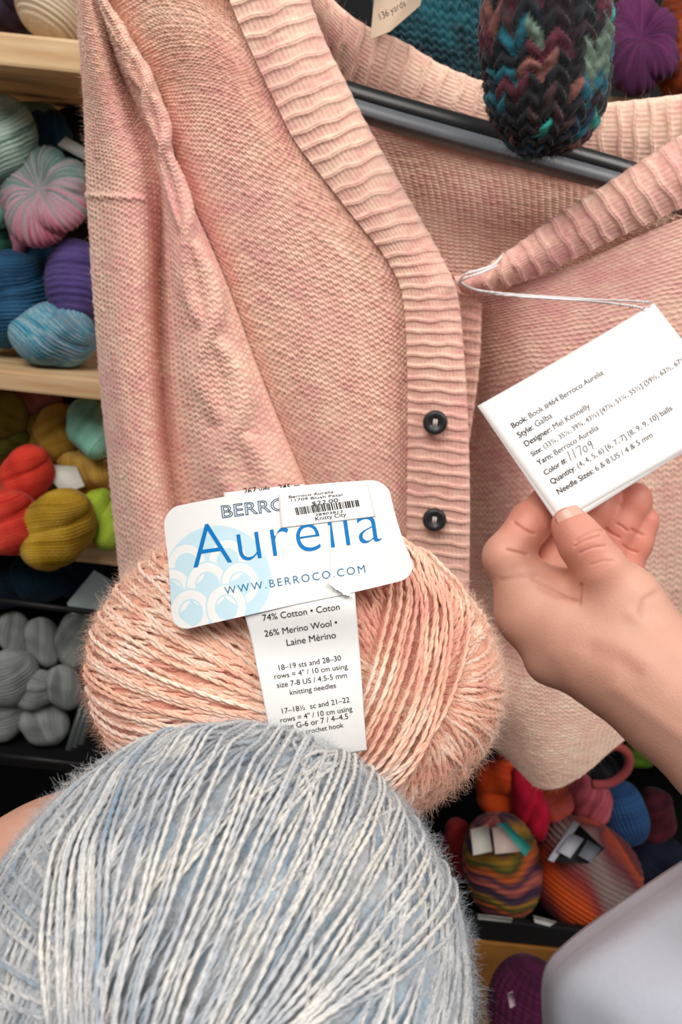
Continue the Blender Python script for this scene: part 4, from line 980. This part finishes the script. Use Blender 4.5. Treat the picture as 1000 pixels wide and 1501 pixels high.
# cord from the V of the neckline to the card corner
def cordpts(l): return spline(np.array([P(x, y, Y) for x, y, Y in l]), 50)
yc = float(card(np.array(955.), np.array(446.), np.array(.001))[1])
cord = empty('tag_cord', P(680, 418, .47), 'white cotton cord tying the pattern card to the cardigan V neck', 'cord')
mbc = []
for k, (l, r_) in enumerate([([(672, 412, .478), (700, 425, .468), (760, 432, .45), (850, 438, .425), (920, 441, yc + .012), (953, 443, yc - .001)], .00085), ([(672, 414, .479), (702, 427, .469), (760, 434.5, .449), (850, 440.5, .424), (915, 447, yc + .010), (944, 452, yc - .001)], .00085), ([(672, 413, .478), (682, 402, .466), (702, 396, .466), (724, 388, .478), (738, 372, .50)], .0010), ([(672, 414, .478), (688, 406, .464), (708, 399, .466), (728, 390, .480)], .0009)]):
    pts = cordpts(l); T = unit(np.gradient(pts, axis=0))
    mb = MB(); Nn = unit(np.cross(T, [0, 1, 0.2])); ply_strands(mb, pts[None], Nn[None], np.broadcast_to(np.ones(3), (1, 50, 3)), r_ * .55, .004, 6)
    mb.C = []; mb.build('cord_strand', CORD, cord)

# ================================================================== HANDS
def surface_net(fn, lo, hi, h):
    n = np.ceil((hi - lo) / h).astype(int) + 1
    ax = [lo[i] + h * np.arange(n[i]) for i in range(3)]
    X = np.stack(np.meshgrid(*ax, indexing='ij'), -1).astype(np.float32)
    f = fn(X.reshape(-1, 3)).reshape(n).astype(np.float32)
    cnt = np.zeros(n - 1, np.float32); acc = np.zeros(tuple(n - 1) + (3,), np.float32)
    corner = [(i, j, k) for i in (0, 1) for j in (0, 1) for k in (0, 1)]
    sl = lambda o: tuple(slice(o[a], o[a] + n[a] - 1) for a in range(3))
    for c1 in corner:
        for a in range(3):
            if c1[a] == 0:
                c2 = list(c1); c2[a] = 1; f1, f2 = f[sl(c1)], f[sl(c2)]
                mk = (f1 < 0) != (f2 < 0); t = np.where(mk, f1 / np.where(mk, f1 - f2, 1), 0)
                p = np.zeros(acc.shape, np.float32)
                for b in range(3): p[..., b] = c1[b]
                p[..., a] = t
                acc += p * mk[..., None]; cnt += mk
    act = cnt > 0; idx = -np.ones(tuple(n - 1), np.int64); idx[act] = np.arange(act.sum())
    ijk = np.argwhere(act); V = lo + h * (ijk + acc[act] / cnt[act][:, None])
    quads = []
    for a in range(3):
        b, c = (a + 1) % 3, (a + 2) % 3
        f1 = np.take(f, range(n[a] - 1), a); f2 = np.take(f, range(1, n[a]), a)
        e = np.argwhere((f1 < 0) != (f2 < 0)); e = e[(e[:, b] > 0) & (e[:, c] > 0) & (e[:, b] < n[b] - 1) & (e[:, c] < n[c] - 1)]
        s = f1[tuple(e.T)] < 0
        def g(db, dc):
            q = e.copy(); q[:, b] -= db; q[:, c] -= dc; return idx[tuple(q.T)]
        Q = np.stack([g(1, 1), g(0, 1), g(0, 0), g(1, 0)], 1); Q[~s] = Q[~s][:, ::-1]
        quads.append(Q[(Q >= 0).all(1)])
    return V, np.vstack(quads)
def cone(X, a, b, ra, rb):
    ab = b - a; t = np.clip(((X - a) @ ab) / (ab @ ab), 0, 1)
    return np.linalg.norm(X - a - t[:, None] * ab, axis=1) - (ra + (rb - ra) * t)
def smin(a, b, k):
    h = np.clip(.5 + .5 * (b - a) / k, 0, 1); return b * (1 - h) + a * h - k * h * (1 - h)
def J(px, py, d, r): return (D(np.array(float(px)), np.array(float(py)), d), r * d / F)
def chain(X, js, k=.004):
    d = None
    for (a, ra), (b, rb) in zip(js[:-1], js[1:]):
        c = cone(X, a, b, ra, rb); d = c if d is None else smin(d, c, k)
    return d
def vertex_normals(V, Q):
    fn_ = np.cross(V[Q[:, 2]] - V[Q[:, 0]], V[Q[:, 3]] - V[Q[:, 1]]); n = np.zeros_like(V)
    for i in range(4): np.add.at(n, Q[:, i], fn_)
    n = unit(n); return n * (1 if np.mean(np.sum(fn_ * (CAM - V[Q[:, 0]]), 1)) > -1e9 else 1)
def refine(V, Q):                       # split every quad in four
    E = np.sort(np.concatenate([Q[:, [i, (i + 1) % 4]] for i in range(4)]), 1); key = E[:, 0].astype(np.int64) * len(V) + E[:, 1]
    uq, inv = np.unique(key, return_inverse=True); a, b = uq // len(V), uq % len(V); m = len(Q); inv = inv.ravel()
    mid = (V[a] + V[b]) / 2; fc = V[Q].mean(1); nv = len(V); e = [nv + inv[i * m:(i + 1) * m] for i in range(4)]; f = nv + len(mid) + np.arange(m)
    Vn = np.vstack([V, mid, fc]); Qn = np.vstack([np.stack([Q[:, i], e[i], f, e[i - 1]], 1) for i in range(4)])
    acc = np.zeros_like(Vn); cn = np.zeros(len(Vn))
    for i in range(4):
        np.add.at(acc, Qn[:, i], Vn[Qn[:, (i + 1) % 4]] + Vn[Qn[:, i - 1]]); np.add.at(cn, Qn[:, i], 2)
    return Vn * .5 + .5 * acc / np.maximum(cn, 1)[:, None], Qn
def make_hand(name, palm, thumb, fingers, creases, label, h=.0012, bumps=(), kpalm=.012, col_tip=None):
    alljs = [j for ch in palm for j in ch] + thumb + [j for f in fingers for j in f]
    pts = np.array([j[0] for j in alljs]); rr = max(j[1] for j in alljs)
    def sdf(X):
        dp = None
        for ch in palm:
            c = chain(X, ch, .008); dp = c if dp is None else smin(dp, c, kpalm)
        for (c, r) in bumps: dp = smin(dp, np.linalg.norm(X - c, axis=1) - r, .010)
        df = None
        for f in fingers:
            c = chain(X, f, .003); df = c if df is None else smin(df, c, .0012)
        dt = chain(X, thumb, .005)
        d = smin(smin(dp, df, .006), smin(dp, dt, .009), .0008)
        return d
    V, Q = surface_net(sdf, pts.min(0) - rr - .004, pts.max(0) + rr + .004, h)
    for _ in range(2):                  # light smoothing
        acc = np.zeros_like(V); cn = np.zeros(len(V))
        for i in range(4):
            np.add.at(acc, Q[:, i], V[Q[:, (i + 1) % 4]] + V[Q[:, i - 1]]); np.add.at(cn, Q[:, i], 2)
        V = V * .5 + .5 * acc / np.maximum(cn, 1)[:, None]
    V, Q = refine(V, Q)
    rel = V - CAM; dep = rel @ FWD; vx = 500 + F * (rel @ RT) / dep; vy = 750.5 - F * (rel @ UP) / dep
    n = vertex_normals(V, Q); fr = np.sum(n * unit(CAM - V), 1) > .15
    ink = np.zeros(len(V))
    for (pts, dmin, dmax, w, a) in creases:
        pts = np.array(pts, float); best = np.full(len(V), 1e9)
        for p0, p1 in zip(pts[:-1], pts[1:]):
            e = p1 - p0; tt = np.clip(((vx - p0[0]) * e[0] + (vy - p0[1]) * e[1]) / (e @ e), 0, 1)
            best = np.minimum(best, np.hypot(vx - p0[0] - tt * e[0], vy - p0[1] - tt * e[1]))
        g = np.exp(-(best / w) ** 2) * fr * (dep > dmin) * (dep < dmax)
        V = V - n * (g * a)[:, None]; ink = np.maximum(ink, g * np.sign(a))
    base, red = S(216, 166, 146), S(212, 134, 116)
    t = np.zeros(len(V))
    for f in fingers + [thumb]:
        dd = np.min([np.linalg.norm(V - j[0], axis=1) / (j[1] * 2.4) for j in f[-3:]], 0); t = np.maximum(t, np.clip(1.3 - dd, 0, 1))
    t = np.clip(t * .8 + .12 * Waves(70, seed=6)(V), 0, 1)[:, None]
    cc = base * (1 - t) + red * t; cc = cc * (1 - .13 * ink.clip(0, 1)[:, None] * np.array([.6, 1, 1]))
    o = obj(name, V, [Q], SKIN, None, cc)
    return tag(o, label, 'person')
def near(px, py, d, r): return D(np.array(float(px)), np.array(float(py)), d), r
MCPI = J(786, 884, .352, 47)
palm = [[J(1260, 1232, .285, 118), J(1090, 1098, .305, 104), J(990, 1018, .322, 92), J(905, 955, .336, 80), J(838, 925, .345, 66)],
        [J(838, 925, .345, 66), MCPI], [J(905, 955, .336, 80), J(905, 890, .338, 56), J(850, 895, .347, 48), MCPI],
        [J(860, 920, .362, 60), J(900, 880, .372, 46)]]
thumb = [J(930, 928, .333, 60), J(908, 878, .330, 47), J(879, 833, .327, 36), J(854, 797, .327, 32.5), J(839, 774, .330, 26), J(835, 768, .331, 23)]
fingers = [[MCPI, J(743, 816, .353, 34), J(778, 766, .357, 30), J(806, 736, .360, 26), J(818, 722, .361, 23)],
           [J(845, 870, .366, 34), J(812, 822, .366, 31), J(842, 782, .368, 29), J(872, 750, .369, 27), J(886, 730, .370, 24)],
           [J(885, 868, .374, 34), J(882, 818, .372, 31), J(903, 772, .371, 29), J(926, 738, .371, 26), J(931, 731, .371, 24)],
           [J(925, 875, .376, 32), J(912, 832, .374, 27), J(930, 795, .373, 25), J(944, 764, .373, 22)]]
cre = [([(754, 766), (768, 776), (783, 783)], .3, .4, 2.2, .0010), ([(744, 806), (758, 809), (773, 813)], .3, .4, 2.2, .0010), ([(735, 850), (760, 846), (785, 842)], .3, .4, 4, .0003),
       ([(845, 793), (858, 783), (876, 776), (884, 778)], .3, .345, 1.8, .0006), ([(842, 801), (858, 792), (880, 785)], .3, .345, 1.6, .0006), ([(850, 811), (868, 803), (888, 800)], .3, .345, 1.6, .0005), ([(866, 828), (884, 822), (900, 822)], .3, .345, 2, .0003),
       ([(905, 768), (912, 772), (920, 778)], .34, .4, 2, .0007), ([(888, 775), (896, 782), (908, 788)], .34, .4, 2, .0007), ([(926, 776), (934, 781), (942, 784)], .34, .4, 2, .0006), ([(914, 800), (922, 806), (934, 810)], .34, .4, 2, .0006),
       ([(782, 848), (805, 862), (828, 876), (848, 884)], .3, .36, 3.2, .0007), ([(790, 862), (815, 874), (846, 880)], .3, .36, 4, .0004), ([(852, 858), (850, 872), (849, 884)], .3, .36, 2.4, .0010),
       ([(962, 868), (944, 880), (938, 900)], .28, .36, 5, .0005), ([(870, 955), (905, 965), (930, 985)], .28, .36, 16, .0010), ([(1000, 960), (960, 930), (925, 900)], .28, .36, 10, -.0007), ([(905, 1010), (960, 1050), (1020, 1095)], .28, .36, 12, -.0006)]
hand = make_hand('person', palm, thumb, fingers, cre, "person's bare hand and forearm reaching from the right, thumb pinching the white card",
                 bumps=[near(945, 985, .322, .0195), near(802, 972, .345, .0085), near(772, 905, .352, .012)])
# thumb nail
def nail(parent, c, along, nrm, L, W):
    al = unit(along); n = unit(nrm - al * (nrm @ al)); w = np.cross(al, n)
    u, v = np.meshgrid(np.linspace(-1, 1, 20), np.linspace(-1, 1, 20))
    uu = u * (1 - .12 * np.clip(v, 0, 1) ** 2); vv = v * np.where(v < 0, np.sqrt(1 - .35 * u ** 2), 1 - .12 * u ** 2)
    G = c + (uu * W)[..., None] * w + (vv * L)[..., None] * al + (-(.42 * uu ** 2) * W - .10 * v ** 2 * L)[..., None] * n
    o = obj('fingernail', G, [facing(G, grid_quads(20, 20))], NAIL, parent); so = o.modifiers.new('thickness', 'SOLIDIFY'); so.thickness = .0006; so.offset = 0
    return o
tj = D(np.array(836.), np.array(768.), .331); tj2 = D(np.array(858.), np.array(803.), .327)
al = unit(tj - tj2); nn = unit(-FWD * .86 + RT * -.22 + UP * .35); nn = unit(nn - al * (nn @ al))
nail(hand, tj + nn * .0085 - al * .0005, al, nn, .0062, .0060)

# the other arm, under the pink ball
palm2 = [[J(-220, 1500, .25, 150), J(-60, 1378, .275, 128), J(75, 1290, .305, 108), J(190, 1215, .345, 92), J(300, 1170, .385, 88)],
         [J(300, 1170, .385, 88), J(420, 1130, .395, 72)], [J(300, 1170, .385, 88), J(420, 1060, .398, 70)]]
thumb2 = [J(300, 1130, .385, 60), J(330, 1040, .388, 44), J(370, 980, .384, 36), J(410, 930, .376, 30)]
fing2 = [[J(430, 1160 - 42 * k, .395, 34), J(520, 1150 - 46 * k, .392, 31), J(585, 1135 - 48 * k, .384, 28), J(625 - 6 * abs(k - 1), 1120 - 48 * k, .374, 25)] for k in range(4)]
make_hand('person', palm2, thumb2, fing2, [], "person's bare forearm entering at the left and cupping the pink ball from behind", h=.0018)

# ================================================================== WHITE CLOTH, lower right
ctrl = [[(1140, 1190, .40), (1060, 1236, .385), (1000, 1272, .375), (940, 1312, .365), (880, 1354, .355), (836, 1388, .348), (806, 1420, .346), (797, 1460, .348), (800, 1530, .35), (806, 1620, .352)],
        [(1150, 1230, .37), (1080, 1272, .355), (1018, 1306, .345), (958, 1342, .337), (902, 1380, .332), (860, 1410, .330), (830, 1440, .330), (816, 1476, .332), (818, 1540, .335), (824, 1625, .338)],
        [(1160, 1300, .345), (1100, 1345, .335), (1040, 1375, .328), (985, 1400, .323), (940, 1425, .320), (905, 1448, .319), (878, 1472, .320), (862, 1505, .323), (860, 1560, .326), (866, 1640, .33)],
        [(1170, 1400, .325), (1130, 1430, .318), (1085, 1450, .314), (1040, 1470, .311), (1000, 1490, .309), (970, 1510, .309), (946, 1530, .310), (930, 1560, .313), (925, 1600, .317), (930, 1660, .32)],
        [(1180, 1520, .315), (1160, 1535, .310), (1130, 1550, .307), (1100, 1560, .305), (1070, 1572, .304), (1045, 1590, .304), (1025, 1610, .305), (1010, 1630, .308), (1000, 1655, .311), (1000, 1690, .315)]]
C = np.array(ctrl, float); C = D(C[..., 0], C[..., 1], C[..., 2]); G = patch(C, 70, 120)
e = np.linspace(0, 1, 70)[:, None, None]; G = G + FWD * (.005 * np.clip(1 - e / .08, 0, 1) ** 2)
G = G + grid_normals(G) * (.0001 * np.exp(-((e - .10) / .02) ** 2))
o = obj('white_cloth', G, [facing(G, grid_quads(70, 120))], plain_mat('white_cotton_cloth', (190, 193, 206), .9, .2, .02, 400))
so = o.modifiers.new('thickness', 'SOLIDIFY'); so.thickness = .0015
tag(o, 'smooth pale white cloth with a rounded edge in the lower right corner', 'cloth')
